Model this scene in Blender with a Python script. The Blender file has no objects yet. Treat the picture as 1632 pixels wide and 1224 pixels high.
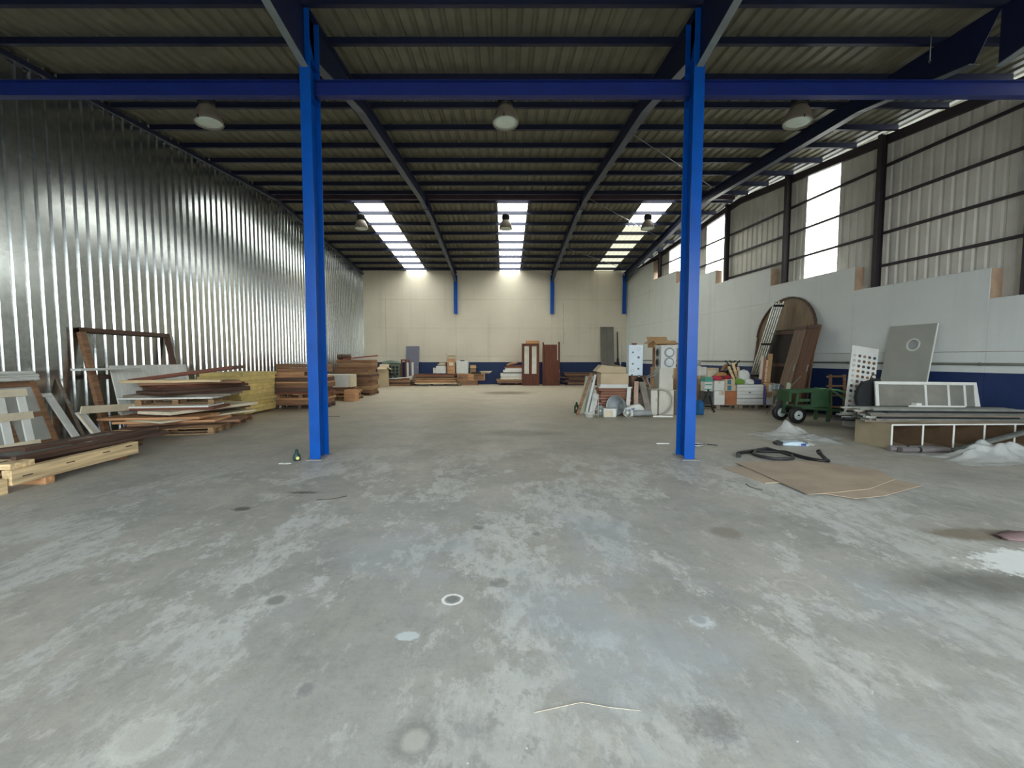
import bpy, bmesh, math, random
from mathutils import Matrix, Vector, Euler

# ---------------------------------------------------------------- scene, camera, sky, exposure
sc = bpy.context.scene
COL = sc.collection
random.seed(11)
R = math.radians

cam_d = bpy.data.cameras.new('camera')
cam = bpy.data.objects.new('camera', cam_d)
COL.objects.link(cam)
cam.location = (0, 0, 1.66)
cam.rotation_euler = (R(90 - 3.44), 0, 0)
cam_d.sensor_fit = 'HORIZONTAL'
cam_d.sensor_width = 36.0
cam_d.lens = 36.0 * 680.0 / 1632.0
cam_d.shift_x = 12.0 / 1632.0
cam_d.clip_start = 0.05
cam_d.clip_end = 300
sc.camera = cam

SKY = 11.6
w = bpy.data.worlds.new('sky')
sc.world = w
w.use_nodes = True
bg = w.node_tree.nodes['Background']
bg.inputs['Color'].default_value = (0.90, 0.965, 1.0, 1)
bg.inputs['Strength'].default_value = SKY

sc.view_settings.view_transform = 'Standard'
sc.view_settings.look = 'None'
sc.view_settings.exposure = 0.0
sc.view_settings.gamma = 1.0
sc.view_settings.use_curve_mapping = False
try:
    sc.cycles.use_denoising = True
    sc.cycles.denoiser = 'OPENIMAGEDENOISE'
    sc.cycles.max_bounces = 10
    sc.cycles.diffuse_bounces = 6
    sc.cycles.glossy_bounces = 4
    sc.cycles.transparent_max_bounces = 12
    sc.cycles.sample_clamp_indirect = 8.0
except Exception:
    pass

def portal(name, loc, rot, sx, sy):
    """marks a real opening in the shell so that the sky outside is sampled through it"""
    d = bpy.data.lights.new(name, 'AREA')
    d.shape = 'RECTANGLE'; d.size = sx; d.size_y = sy
    d.cycles.is_portal = True
    o = bpy.data.objects.new(name, d)
    o.location = loc; o.rotation_euler = rot
    COL.objects.link(o)
    return o

# ---------------------------------------------------------------- dimensions of the hall (metres)
YB = 27.5            # back wall
XL = -9.0            # corrugated wall on the left
YC = 6.9             # row of free columns
YF = -5.0            # wall with the loading door behind the viewer
RK, RX = 0.12, 7.8   # the right wall runs slightly askew
FR = (-3.1, 3.03, 7.66)   # portal frames
YR = 17.2            # ridge
ZR, PIT = 7.95, 0.087
def zroof(y):
    """underside of the purlins"""
    if y >= YC:
        return ZR - PIT * abs(y - YR)
    return 7.05 + 0.05 * (YC - y)
def xright(y):
    return RX + (YB - y) * RK

# ---------------------------------------------------------------- mesh helpers
class MB:
    def __init__(s):
        s.v = []; s.f = []; s.sm = []
    def add(s, vs, fs, smooth=False):
        b = len(s.v)
        s.v.extend([tuple(v) for v in vs])
        s.f.extend([tuple(i + b for i in f) for f in fs])
        s.sm.extend([smooth] * len(fs))
        return s
    def box(s, c, d, rot=None):
        hx, hy, hz = d[0] / 2, d[1] / 2, d[2] / 2
        m = Matrix.Translation(Vector(c))
        if rot is not None:
            m = m @ (rot if isinstance(rot, Matrix) else Euler(rot).to_matrix().to_4x4())
        vs = [m @ Vector((x, y, z)) for z in (-hz, hz) for y in (-hy, hy) for x in (-hx, hx)]
        return s.add(vs, [(0, 2, 3, 1), (4, 5, 7, 6), (0, 1, 5, 4), (2, 6, 7, 3), (0, 4, 6, 2), (1, 3, 7, 5)])
    def bb(s, x0, x1, y0, y1, z0, z1):
        return s.box(((x0 + x1) / 2, (y0 + y1) / 2, (z0 + z1) / 2), (x1 - x0, y1 - y0, z1 - z0))
    def prism(s, poly, fn, a, b):
        """extrude a 2d polygon; fn(p, q, t) -> xyz"""
        n = len(poly)
        vs = [fn(p, q, a) for p, q in poly] + [fn(p, q, b) for p, q in poly]
        fs = [tuple(range(n))[::-1], tuple(range(n, 2 * n))]
        fs += [(i, (i + 1) % n, n + (i + 1) % n, n + i) for i in range(n)]
        return s.add(vs, fs)
    def bar(s, p, q, wd, ht, up=(0, 0, 1)):
        """square bar between two points"""
        p, q = Vector(p), Vector(q)
        d = (q - p); L = d.length; d.normalize()
        u = Vector(up)
        if abs(d.dot(u)) > 0.98: u = Vector((1, 0, 0))
        a = d.cross(u).normalized(); b = a.cross(d).normalized()
        vs = []
        for e in (p, q):
            for i, j in ((-1, -1), (1, -1), (1, 1), (-1, 1)):
                vs.append(e + a * (i * wd / 2) + b * (j * ht / 2))
        return s.add(vs, [(0, 3, 2, 1), (4, 5, 6, 7), (0, 1, 5, 4), (1, 2, 6, 5), (2, 3, 7, 6), (3, 0, 4, 7)])
    def tube(s, pts, r, n=10, close=False, caps=True):
        pts = [Vector(p) for p in pts]; N = len(pts)
        rs = r if isinstance(r, (list, tuple)) else [r] * N
        vs = []; fs = []
        prev = None
        for i, p in enumerate(pts):
            if close: t = (pts[(i + 1) % N] - pts[i - 1])
            else: t = pts[min(i + 1, N - 1)] - pts[max(i - 1, 0)]
            t.normalize()
            if prev is None:
                u = Vector((0, 0, 1)) if abs(t.z) < 0.9 else Vector((1, 0, 0))
                a = t.cross(u).normalized()
            else:
                a = (prev - t * prev.dot(t)).normalized()
            prev = a; b = t.cross(a)
            for k in range(n):
                an = 2 * math.pi * k / n
                vs.append(p + (a * math.cos(an) + b * math.sin(an)) * rs[i])
        M = N if close else N - 1
        for i in range(M):
            for k in range(n):
                k2 = (k + 1) % n; i2 = (i + 1) % N
                fs.append((i * n + k, i * n + k2, i2 * n + k2, i2 * n + k))
        s.add(vs, fs, True)
        if caps and not close:
            b = len(s.v) - len(vs)
            s.f.append(tuple(b + k for k in range(n))[::-1]); s.sm.append(False)
            s.f.append(tuple(b + (N - 1) * n + k for k in range(n))); s.sm.append(False)
        return s
    def lathe(s, prof, n=24, m=None, smooth=True, caps=True):
        """profile of (r, z) round the z axis"""
        m = m or Matrix.Identity(4)
        vs = []; fs = []; P = len(prof)
        for r, z in prof:
            for k in range(n):
                a = 2 * math.pi * k / n
                vs.append(m @ Vector((r * math.cos(a), r * math.sin(a), z)))
        for i in range(P - 1):
            for k in range(n):
                k2 = (k + 1) % n
                fs.append((i * n + k, i * n + k2, (i + 1) * n + k2, (i + 1) * n + k))
        s.add(vs, fs, smooth)
        b = len(s.v) - len(vs)
        if caps and prof[0][0] > 1e-4: s.f.append(tuple(b + k for k in range(n))[::-1]); s.sm.append(False)
        if caps and prof[-1][0] > 1e-4: s.f.append(tuple(b + (P - 1) * n + k for k in range(n))); s.sm.append(False)
        return s
    def disc(s, m, r, t, n=20):
        return s.lathe([(r, 0), (r, t)], n, m, False)
    def ring(s, m, r0, r1, t, n=24):
        vs = []; fs = []
        for z in (0, t):
            for r in (r0, r1):
                for k in range(n):
                    a = 2 * math.pi * k / n
                    vs.append(m @ Vector((r * math.cos(a), r * math.sin(a), z)))
        for k in range(n):
            j = (k + 1) % n
            fs += [(k, n + k, n + j, j)[::-1], (2 * n + k, 3 * n + k, 3 * n + j, 2 * n + j), (k, j, 2 * n + j, 2 * n + k), (n + k, 3 * n + k, 3 * n + j, n + j)[::-1]]
        return s.add(vs, fs)
    def mesh(s, name, mat):
        me = bpy.data.meshes.new(name)
        me.from_pydata(s.v, [], s.f)
        me.polygons.foreach_set('use_smooth', s.sm)
        me.materials.append(mat)
        bm = bmesh.new(); bm.from_mesh(me)
        bmesh.ops.recalc_face_normals(bm, faces=bm.faces)
        bm.to_mesh(me); bm.free()
        me.update()
        return me
    def build(s, name, mat, parent=None, bevel=0, loc=None, rot=None):
        o = bpy.data.objects.new(name, s.mesh(name, mat))
        COL.objects.link(o)
        o.parent = parent
        if loc is not None: o.location = loc
        if rot is not None: o.rotation_euler = rot
        if bevel:
            b = o.modifiers.new('edge', 'BEVEL'); b.width = bevel; b.segments = 2; b.limit_method = 'ANGLE'
        return o

def link(me, name, parent=None, loc=(0, 0, 0), rot=(0, 0, 0), scale=None):
    o = bpy.data.objects.new(name, me)
    COL.objects.link(o); o.parent = parent
    o.location = loc; o.rotation_euler = rot
    if scale: o.scale = scale
    return o
def tag(o, label=None, cat=None, group=None, kind=None):
    if label: o['label'] = label
    if cat: o['category'] = cat
    if group: o['group'] = group
    if kind: o['kind'] = kind
    return o
def thing(name, label, cat, loc=(0, 0, 0), rot=0, group=None):
    o = bpy.data.objects.new(name, None)
    o.empty_display_size = 0.1
    COL.objects.link(o)
    o.location = loc
    o.rotation_euler = rot if isinstance(rot, (tuple, list, Euler)) else (0, 0, rot)
    return tag(o, label, cat, group)
def struct(name, label, loc=(0, 0, 0), rot=0):
    o = thing(name, label, None, loc, rot)
    o['kind'] = 'structure'
    return o
def copy_tree(o, parent=None):
    c = o.copy(); COL.objects.link(c)
    c.parent = parent
    for ch in o.children: copy_tree(ch, c)
    return c
ORD = ['lowest', 'second', 'third', 'fourth', 'fifth', 'sixth', 'seventh', 'eighth', 'ninth', 'tenth', 'eleventh', 'twelfth', 'thirteenth',
       'fourteenth', 'fifteenth', 'sixteenth', 'seventeenth', 'eighteenth', 'nineteenth', 'twentieth', 'twenty-first', 'twenty-second', 'twenty-third', 'twenty-fourth']

# ---------------------------------------------------------------- materials
MATS = {}
def _lin(c):
    return tuple((x / 12.92 if x <= 0.04045 else ((x + 0.055) / 1.055) ** 2.4) for x in c) + (1,)
def mat(name, col, rough=0.6, metal=0.0, var=0.15, scale=4.0, stretch=(1, 1, 1), bump=0.0, bscale=None, rnd=0.0, dirt=None, dirt_amt=0.0, spec=None):
    """plain surface with noise variation; col in sRGB 0..1; rnd varies value between objects that share it"""
    if name in MATS: return MATS[name]
    m = bpy.data.materials.new(name); m.use_nodes = True
    nt = m.node_tree; N = nt.nodes; L = nt.links
    b = N['Principled BSDF']
    b.inputs['Roughness'].default_value = rough
    b.inputs['Metallic'].default_value = metal
    if spec is not None: b.inputs['Specular IOR Level'].default_value = spec
    tc = N.new('ShaderNodeTexCoord'); mp = N.new('ShaderNodeMapping')
    L.new(tc.outputs['Object'], mp.inputs['Vector'])
    mp.inputs['Scale'].default_value = stretch
    oi = N.new('ShaderNodeObjectInfo')
    va = N.new('ShaderNodeVectorMath'); va.operation = 'ADD'
    vm = N.new('ShaderNodeVectorMath'); vm.operation = 'SCALE'; vm.inputs['Scale'].default_value = 37.0
    cx = N.new('ShaderNodeCombineXYZ')
    L.new(oi.outputs['Random'], cx.inputs[0]); L.new(oi.outputs['Random'], cx.inputs[1])
    L.new(cx.outputs[0], vm.inputs[0]); L.new(mp.outputs[0], va.inputs[0]); L.new(vm.outputs[0], va.inputs[1])
    nz = N.new('ShaderNodeTexNoise'); nz.inputs['Scale'].default_value = scale; nz.inputs['Detail'].default_value = 5
    L.new(va.outputs[0], nz.inputs['Vector'])
    base = _lin(col)
    cr = N.new('ShaderNodeValToRGB')
    cr.color_ramp.elements[0].position = 0.25; cr.color_ramp.elements[1].position = 0.75
    cr.color_ramp.elements[0].color = tuple(x * (1 - var * 1.6) for x in base[:3]) + (1,)
    cr.color_ramp.elements[1].color = tuple(min(1, x * (1 + var * 1.6)) for x in base[:3]) + (1,)
    L.new(nz.outputs['Fac'], cr.inputs[0])
    out = cr.outputs[0]
    if rnd:
        mr = N.new('ShaderNodeMapRange'); mr.inputs['To Min'].default_value = 1 - rnd; mr.inputs['To Max'].default_value = 1 + rnd
        L.new(oi.outputs['Random'], mr.inputs['Value'])
        hs = N.new('ShaderNodeHueSaturation'); L.new(mr.outputs[0], hs.inputs['Value']); L.new(out, hs.inputs['Color'])
        out = hs.outputs[0]
    if dirt:
        n2 = N.new('ShaderNodeTexNoise'); n2.inputs['Scale'].default_value = scale * 0.37; n2.inputs['Detail'].default_value = 7
        n2.inputs['Roughness'].default_value = 0.7
        L.new(va.outputs[0], n2.inputs['Vector'])
        c2 = N.new('ShaderNodeValToRGB'); c2.color_ramp.elements[0].position = 0.5; c2.color_ramp.elements[1].position = 0.72
        c2.color_ramp.elements[1].color = (dirt_amt,) * 3 + (1,)
        L.new(n2.outputs['Fac'], c2.inputs[0])
        mx = N.new('ShaderNodeMixRGB'); L.new(c2.outputs[0], mx.inputs[0]); L.new(out, mx.inputs[1]); mx.inputs[2].default_value = _lin(dirt)
        out = mx.outputs[0]
    L.new(out, b.inputs['Base Color'])
    if bump:
        bp = N.new('ShaderNodeBump'); bp.inputs['Strength'].default_value = bump; bp.inputs['Distance'].default_value = 0.02
        n3 = N.new('ShaderNodeTexNoise'); n3.inputs['Scale'].default_value = bscale or scale * 4; n3.inputs['Detail'].default_value = 4
        L.new(va.outputs[0], n3.inputs['Vector'])
        L.new(n3.outputs['Fac'], bp.inputs['Height']); L.new(bp.outputs[0], b.inputs['Normal'])
    MATS[name] = m
    return m
def wood(name, col, rough=0.65, var=0.28, rnd=0.18, axis=0, dirt=None, dirt_amt=0.0):
    st = [14, 14, 14]; st[axis] = 0.9
    return mat(name, col, rough, 0, var, 1.6, tuple(st), 0.12, 6, rnd, dirt, dirt_amt)

def wall_paint(name, upper, lower, zsplit, warm=None):
    """painted masonry: pale above, blue band below, stains and trowel marks"""
    m = bpy.data.materials.new(name); m.use_nodes = True
    nt = m.node_tree; N = nt.nodes; L = nt.links; b = N['Principled BSDF']
    b.inputs['Roughness'].default_value = 0.7
    g = N.new('ShaderNodeNewGeometry'); sp = N.new('ShaderNodeSeparateXYZ'); L.new(g.outputs['Position'], sp.inputs[0])
    nz = N.new('ShaderNodeTexNoise'); nz.inputs['Scale'].default_value = 0.7; nz.inputs['Detail'].default_value = 8; nz.inputs['Roughness'].default_value = 0.65
    L.new(g.outputs['Position'], nz.inputs['Vector'])
    cr = N.new('ShaderNodeValToRGB')
    u = _lin(upper)
    cr.color_ramp.elements[0].position = 0.3; cr.color_ramp.elements[1].position = 0.7
    cr.color_ramp.elements[0].color = tuple(x * 0.9 for x in u[:3]) + (1,); cr.color_ramp.elements[1].color = u
    L.new(nz.outputs['Fac'], cr.inputs[0])
    # vertical run-off stains
    mp = N.new('ShaderNodeMapping'); mp.inputs['Scale'].default_value = (2.2, 2.2, 0.13); L.new(g.outputs['Position'], mp.inputs['Vector'])
    n2 = N.new('ShaderNodeTexNoise'); n2.inputs['Scale'].default_value = 1.3; n2.inputs['Detail'].default_value = 6; L.new(mp.outputs[0], n2.inputs['Vector'])
    c2 = N.new('ShaderNodeValToRGB'); c2.color_ramp.elements[0].position = 0.55; c2.color_ramp.elements[1].position = 0.8
    c2.color_ramp.elements[1].color = (0.25,) * 3 + (1,)
    L.new(n2.outputs['Fac'], c2.inputs[0])
    mx = N.new('ShaderNodeMixRGB'); L.new(c2.outputs[0], mx.inputs[0]); L.new(cr.outputs[0], mx.inputs[1]); mx.inputs[2].default_value = tuple(x * 0.55 for x in u[:3]) + (1,)
    n4 = N.new('ShaderNodeTexNoise'); n4.inputs['Scale'].default_value = 3.0; n4.inputs['Detail'].default_value = 6; L.new(g.outputs['Position'], n4.inputs['Vector'])
    c4 = N.new('ShaderNodeValToRGB'); lw = _lin(lower)
    c4.color_ramp.elements[0].color = tuple(x * 0.75 for x in lw[:3]) + (1,); c4.color_ramp.elements[1].color = tuple(x * 1.3 for x in lw[:3]) + (1,)
    L.new(n4.outputs['Fac'], c4.inputs[0])
    th = N.new('ShaderNodeMath'); th.operation = 'LESS_THAN'; L.new(sp.outputs[2], th.inputs[0]); th.inputs[1].default_value = zsplit
    m2 = N.new('ShaderNodeMixRGB'); L.new(th.outputs[0], m2.inputs[0]); L.new(mx.outputs[0], m2.inputs[1]); L.new(c4.outputs[0], m2.inputs[2])
    L.new(m2.outputs[0], b.inputs['Base Color'])
    bp = N.new('ShaderNodeBump'); bp.inputs['Strength'].default_value = 0.15; bp.inputs['Distance'].default_value = 0.02
    n5 = N.new('ShaderNodeTexNoise'); n5.inputs['Scale'].default_value = 9; n5.inputs['Detail'].default_value = 5; L.new(g.outputs['Position'], n5.inputs['Vector'])
    L.new(n5.outputs['Fac'], bp.inputs['Height']); L.new(bp.outputs[0], b.inputs['Normal'])
    return m
def glazing(name, tint, through, diffuse, rough=0.5):
    """translucent roof-light sheet: part of the sky comes straight through, part is scattered"""
    m = bpy.data.materials.new(name); m.use_nodes = True
    nt = m.node_tree; N = nt.nodes; L = nt.links
    N.remove(N['Principled BSDF'])
    out = N['Material Output']
    t = N.new('ShaderNodeBsdfTransparent'); t.inputs[0].default_value = tuple(x * through for x in tint) + (1,)
    d = N.new('ShaderNodeBsdfTranslucent'); d.inputs[0].default_value = tuple(x * diffuse for x in tint) + (1,)
    mx = N.new('ShaderNodeMixShader'); mx.inputs[0].default_value = 0.5
    L.new(t.outputs[0], mx.inputs[1]); L.new(d.outputs[0], mx.inputs[2]); L.new(mx.outputs[0], out.inputs[0])
    return m

def floor_material():
    m = bpy.data.materials.new('worn_concrete'); m.use_nodes = True
    nt = m.node_tree; N = nt.nodes; L = nt.links; b = N['Principled BSDF']
    g = N.new('ShaderNodeNewGeometry'); P = g.outputs['Position']
    def noise(scale, detail=6, rough=0.6, dist=0.0, sc=(1, 1, 1), rot=0, off=(0, 0, 0)):
        mp = N.new('ShaderNodeMapping'); mp.inputs['Scale'].default_value = sc; mp.inputs['Rotation'].default_value = (0, 0, rot); mp.inputs['Location'].default_value = off
        L.new(P, mp.inputs['Vector'])
        n = N.new('ShaderNodeTexNoise'); n.inputs['Scale'].default_value = scale; n.inputs['Detail'].default_value = detail
        n.inputs['Roughness'].default_value = rough; n.inputs['Distortion'].default_value = dist
        L.new(mp.outputs[0], n.inputs['Vector']); return n.outputs['Fac']
    def ramp(src, a, b_, ca=0.0, cb=1.0):
        r = N.new('ShaderNodeMapRange'); r.inputs['From Min'].default_value = a; r.inputs['From Max'].default_value = b_
        r.inputs['To Min'].default_value = ca; r.inputs['To Max'].default_value = cb; r.clamp = True
        L.new(src, r.inputs['Value']); return r.outputs[0]
    def math_(op, a, b_):
        n = N.new('ShaderNodeMath'); n.operation = op
        for i, x in enumerate((a, b_)):
            if isinstance(x, (int, float)): n.inputs[i].default_value = x
            else: L.new(x, n.inputs[i])
        return n.outputs[0]
    def mix(f, a, c):
        n = N.new('ShaderNodeMixRGB')
        if isinstance(f, float): n.inputs[0].default_value = f
        else: L.new(f, n.inputs[0])
        if isinstance(a, tuple): n.inputs[1].default_value = a
        else: L.new(a, n.inputs[1])
        if isinstance(c, tuple): n.inputs[2].default_value = c
        else: L.new(c, n.inputs[2])
        return n.outputs[0]
    def rad(x, y, sx=1.0, sy=1.0, wob=0.0):
        """distance from a spot on the floor, a little ragged"""
        n = N.new('ShaderNodeVectorMath'); n.operation = 'SUBTRACT'; L.new(P, n.inputs[0]); n.inputs[1].default_value = (x, y, 0)
        n2 = N.new('ShaderNodeVectorMath'); n2.operation = 'MULTIPLY'; L.new(n.outputs[0], n2.inputs[0]); n2.inputs[1].default_value = (1 / sx, 1 / sy, 0)
        ln = N.new('ShaderNodeVectorMath'); ln.operation = 'LENGTH'; L.new(n2.outputs[0], ln.inputs[0])
        o = ln.outputs['Value']
        if wob: o = math_('ADD', o, math_('MULTIPLY', math_('SUBTRACT', noise(9.0 if max(sx, sy) > 0.3 else 34.0, 7, 0.7), 0.5), wob * 1.3))
        return o
    big = ramp(noise(0.23, 3), 0.35, 0.65)
    midn = ramp(noise(1.1, 10, 0.68, 0.15), 0.32, 0.68)
    fine = ramp(noise(7, 8, 0.7), 0.25, 0.75)
    c = mix(big, _lin((0.65, 0.655, 0.635)), _lin((0.70, 0.68, 0.62)))
    c = mix(math_('MULTIPLY', midn, 0.8), c, _lin((0.49, 0.50, 0.485)))
    c = mix(math_('MULTIPLY', fine, 0.30), c, _lin((0.79, 0.79, 0.77)))
    grit = ramp(noise(26, 6, 0.7), 0.52, 0.68)
    c = mix(math_('MULTIPLY', grit, 0.28), c, _lin((0.46, 0.465, 0.45)))
    # worn pale laitance with ragged edges, in a wide band across the floor
    lait = math_('MULTIPLY', ramp(noise(0.75, 15, 0.76, 0.0, (1, 0.7, 1), 0.6, (3.2, 1.1, 0)), 0.50, 0.525), ramp(noise(3.1, 12, 0.78, 0.0, (1.5, 0.6, 1), 0.5), 0.42, 0.52, 0.15, 1.0))
    band = math_('MULTIPLY', ramp(rad(0.0, 4.6, 6.5, 3.4, 0.5), 0.55, 1.05, 1.0, 0.0), 1.15)
    lm = math_('MULTIPLY', lait, math_('ADD', math_('MULTIPLY', band, 0.55), 0.10))
    c = mix(lm, c, _lin((0.80, 0.815, 0.80)))
    # pits showing dark through the pale skin
    pit = math_('MULTIPLY', ramp(noise(11.0, 8, 0.72, 0.0, (1.0, 0.7, 1), 0.5, (5, 2, 0)), 0.54, 0.60), ramp(noise(0.75, 15, 0.76, 0.0, (1, 0.7, 1), 0.6, (3.2, 1.1, 0)), 0.46, 0.54))
    c = mix(math_('MULTIPLY', pit, 0.55), c, _lin((0.55, 0.555, 0.535)))
    sc2 = ramp(noise(5.0, 9, 0.75, 0.0, (1.0, 0.5, 1), 0.9, (9, 3, 0)), 0.57, 0.62)
    c = mix(math_('MULTIPLY', sc2, 0.38), c, _lin((0.80, 0.80, 0.775)))
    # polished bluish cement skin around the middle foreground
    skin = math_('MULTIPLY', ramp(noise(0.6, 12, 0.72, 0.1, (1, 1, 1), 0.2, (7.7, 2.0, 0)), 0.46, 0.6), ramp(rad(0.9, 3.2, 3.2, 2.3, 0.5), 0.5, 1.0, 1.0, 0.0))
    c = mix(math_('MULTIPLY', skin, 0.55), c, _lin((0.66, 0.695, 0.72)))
    # dark oil and wet stains
    oil = ramp(noise(0.9, 11, 0.7, 0.1, (1, 1, 1), 0, (1.3, 8.1, 0)), 0.585, 0.72)
    c = mix(math_('MULTIPLY', oil, 0.45), c, _lin((0.37, 0.375, 0.365)))
    # tyre and drag streaks along the hall
    st = ramp(noise(3.0, 8, 0.7, 0.2, (3.2, 0.10, 1), 0.10), 0.56, 0.72)
    c = mix(math_('MULTIPLY', st, 0.20), c, _lin((0.46, 0.46, 0.44)))
    # tan dust further back, lightened and warmed in colour for the roof-light glow
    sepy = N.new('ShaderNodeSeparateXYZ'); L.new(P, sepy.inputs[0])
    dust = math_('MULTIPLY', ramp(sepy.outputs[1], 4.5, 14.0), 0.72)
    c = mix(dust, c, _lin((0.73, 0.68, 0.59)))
    # single marks: worn patches and can rings
    def blob(x, y, r, col, amt, soft=0.35, sx=1.0, sy=1.0, wob=0.5):
        nonlocal c
        c = mix(math_('MULTIPLY', ramp(rad(x, y, r * sx, r * sy, wob), 1 - soft, 1.0 + soft * 0.3, 1.0, 0.0), amt), c, _lin(col))
    def ringm(x, y, r, wdt, col, amt):
        nonlocal c
        d = math_('ABSOLUTE', math_('SUBTRACT', rad(x, y, 1, 1, 0.035), r), 0.0)
        c = mix(math_('MULTIPLY', ramp(d, wdt * 0.5, wdt, 1.0, 0.0), amt), c, _lin(col))
    blob(-0.36, 2.85, 0.050, (0.45, 0.47, 0.47), 0.8)
    ringm(-0.36, 2.85, 0.062, 0.014, (0.95, 0.96, 0.95), 0.95)
    blob(-0.04, 3.07, 0.075, (0.45, 0.46, 0.45), 0.6, 0.3, wob=1.4)
    blob(-0.39, 1.76, 0.115, (0.46, 0.46, 0.44), 0.65, 0.6, wob=1.2)
    blob(-0.39, 1.76, 0.066, (0.70, 0.70, 0.67), 0.9)
    blob(-0.17, 1.81, 0.055, (0.56, 0.57, 0.56), 0.6, wob=0.8)
    blob(-1.57, 1.77, 0.15, (0.84, 0.85, 0.82), 0.45, 0.3, wob=1.2)
    blob(-1.59, 1.78, 0.095, (0.68, 0.68, 0.64), 0.6, 0.25, wob=0.6)
    blob(-0.58, 2.46, 0.075, (0.80, 0.84, 0.85), 0.85, 0.2, 1.0, 0.6, 0.8)
    blob(-1.57, 2.84, 0.11, (0.80, 0.81, 0.79), 0.6, 0.5, wob=1.4)
    blob(-1.57, 2.84, 0.07, (0.50, 0.51, 0.49), 0.9)
    blob(1.25, 2.60, 0.085, (0.85, 0.88, 0.89), 0.7, 0.5, 1.0, 0.8, 1.5)
    blob(1.24, 2.62, 0.05, (0.60, 0.62, 0.62), 0.8)
    ringm(2.1, 2.98, 0.13, 0.016, (0.76, 0.77, 0.75), 0.4)
    blob(0.61, 2.43, 0.10, (0.80, 0.84, 0.86), 0.4, 0.7, wob=1.4)
    blob(2.12, 3.98, 0.15, (0.53, 0.51, 0.46), 0.8, 0.3, wob=1.0)
    blob(0.30, 3.95, 0.05, (0.50, 0.51, 0.50), 0.7); blob(-0.26, 4.10, 0.06, (0.46, 0.47, 0.46), 0.7)
    # the broad wet stain and white spill at the right
    blob(3.62, 3.05, 0.8, (0.36, 0.36, 0.34), 0.7, 0.6, 1.0, 0.32, 0.6)
    blob(4.65, 3.35, 0.85, (0.93, 0.95, 0.94), 0.85, 0.12, 1.0, 0.35, 1.2)
    blob(5.0, 3.28, 0.6, (0.40, 0.39, 0.36), 0.9, 0.2, 1.0, 0.4, 0.6)
    blob(4.45, 3.95, 0.4, (0.47, 0.41, 0.33), 0.7, 0.4, 1.2, 0.4, 0.9)
    # damp patches far back
    blob(0.35, 9.4, 1.0, (0.40, 0.37, 0.30), 0.45, 0.5, 1.0, 0.45, 0.9)
    blob(0.1, 20.5, 1.3, (0.36, 0.30, 0.22), 0.7, 0.4, 1.0, 0.8, 0.9)
    blob(-2.9, 4.62, 0.10, (0.27, 0.28, 0.27), 0.8, 0.3, 1.0, 0.7, 1.8)
    blob(-2.5, 5.2, 0.13, (0.30, 0.31, 0.28), 0.8, 0.3, 1.6, 0.4, 2.2)
    blob(-1.0, 2.05, 0.045, (0.46, 0.48, 0.48), 0.6, 0.4, wob=1.2); blob(0.95, 1.85, 0.12, (0.42, 0.42, 0.41), 0.55, 0.5, 1, 1, 1.8)
    # crumbs of plaster
    vo = N.new('ShaderNodeTexVoronoi'); vo.inputs['Scale'].default_value = 9.0; L.new(P, vo.inputs['Vector'])
    sp_ = math_('MULTIPLY', ramp(vo.outputs['Distance'], 0.03, 0.055, 1.0, 0.0), ramp(noise(1.7, 3, 0.5, 0, (1, 1, 1), 0, (4, 4, 4)), 0.55, 0.6))
    c = mix(math_('MULTIPLY', sp_, 0.8), c, _lin((0.90, 0.90, 0.88)))
    L.new(c, b.inputs['Base Color'])
    L.new(ramp(midn, 0.0, 1.0, 0.42, 0.62), b.inputs['Roughness'])
    b.inputs['Specular IOR Level'].default_value = 0.35
    bp = N.new('ShaderNodeBump'); bp.inputs['Strength'].default_value = 0.25; bp.inputs['Distance'].default_value = 0.01
    L.new(noise(22, 10, 0.75), bp.inputs['Height']); L.new(bp.outputs[0], b.inputs['Normal'])
    return m

M_galv = mat('galvanised_sheet', (0.80, 0.82, 0.82), 0.2, 1.0, 0.10, 9.0, (1, 1, 1), 0.03, 22)
M_roof = mat('dull_roof_sheet', (0.45, 0.44, 0.37), 0.55, 0.0, 0.12, 3.0, (1, 1, 1))
M_clad = mat('pale_cladding_sheet', (0.80, 0.79, 0.75), 0.5, 0.0, 0.06, 2.0)
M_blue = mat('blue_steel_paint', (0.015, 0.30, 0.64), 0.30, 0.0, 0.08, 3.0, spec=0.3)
M_dblue = mat('dimmed_blue_steel', (0.03, 0.08, 0.22), 0.5, 0.0, 0.12, 3.0)  # column blue darkened in colour to stand for weak light under the roof
M_flange = mat('flange_sheen_grey', (0.29, 0.32, 0.37), 0.5, 0.0, 0.1, 3.0)  # grey paints in the light caught by the rafter undersides
M_flange2 = mat('flange_sheen_pale', (0.46, 0.49, 0.49), 0.5, 0.0, 0.1, 3.0)  # paler grey, light reflected under the near rafters put into the colour
M_tie = mat('tie_beam_dimmed_blue', (0.03, 0.13, 0.41), 0.45, 0.0, 0.10, 3.0)  # same blue as the columns, dimness up high put into its colour
M_navy = mat('navy_purlin_paint', (0.06, 0.09, 0.20), 0.5, 0.0, 0.12, 3.0)
M_brownsteel = mat('dark_primer_steel', (0.20, 0.17, 0.19), 0.6, 0.0, 0.15, 3.0)
M_back = wall_paint('cream_wall_paint', (0.83, 0.80, 0.73), (0.08, 0.17, 0.33), 1.42)
M_right = wall_paint('white_wall_paint', (0.84, 0.86, 0.85), (0.08, 0.17, 0.35), 1.36)
M_reveal = mat('glow_tinted_block', (0.74, 0.63, 0.53), 0.85, 0, 0.15, 3)  # warm glow from outside put into the colour of the masonry ends
M_sky = glazing('roof_light_sheet', (1.0, 0.96, 0.86), 1.0, 1.0)
M_skydirty = glazing('dirty_roof_light_sheet', (0.9, 0.84, 0.62), 0.06, 0.16)
M_floor = floor_material()
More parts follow.
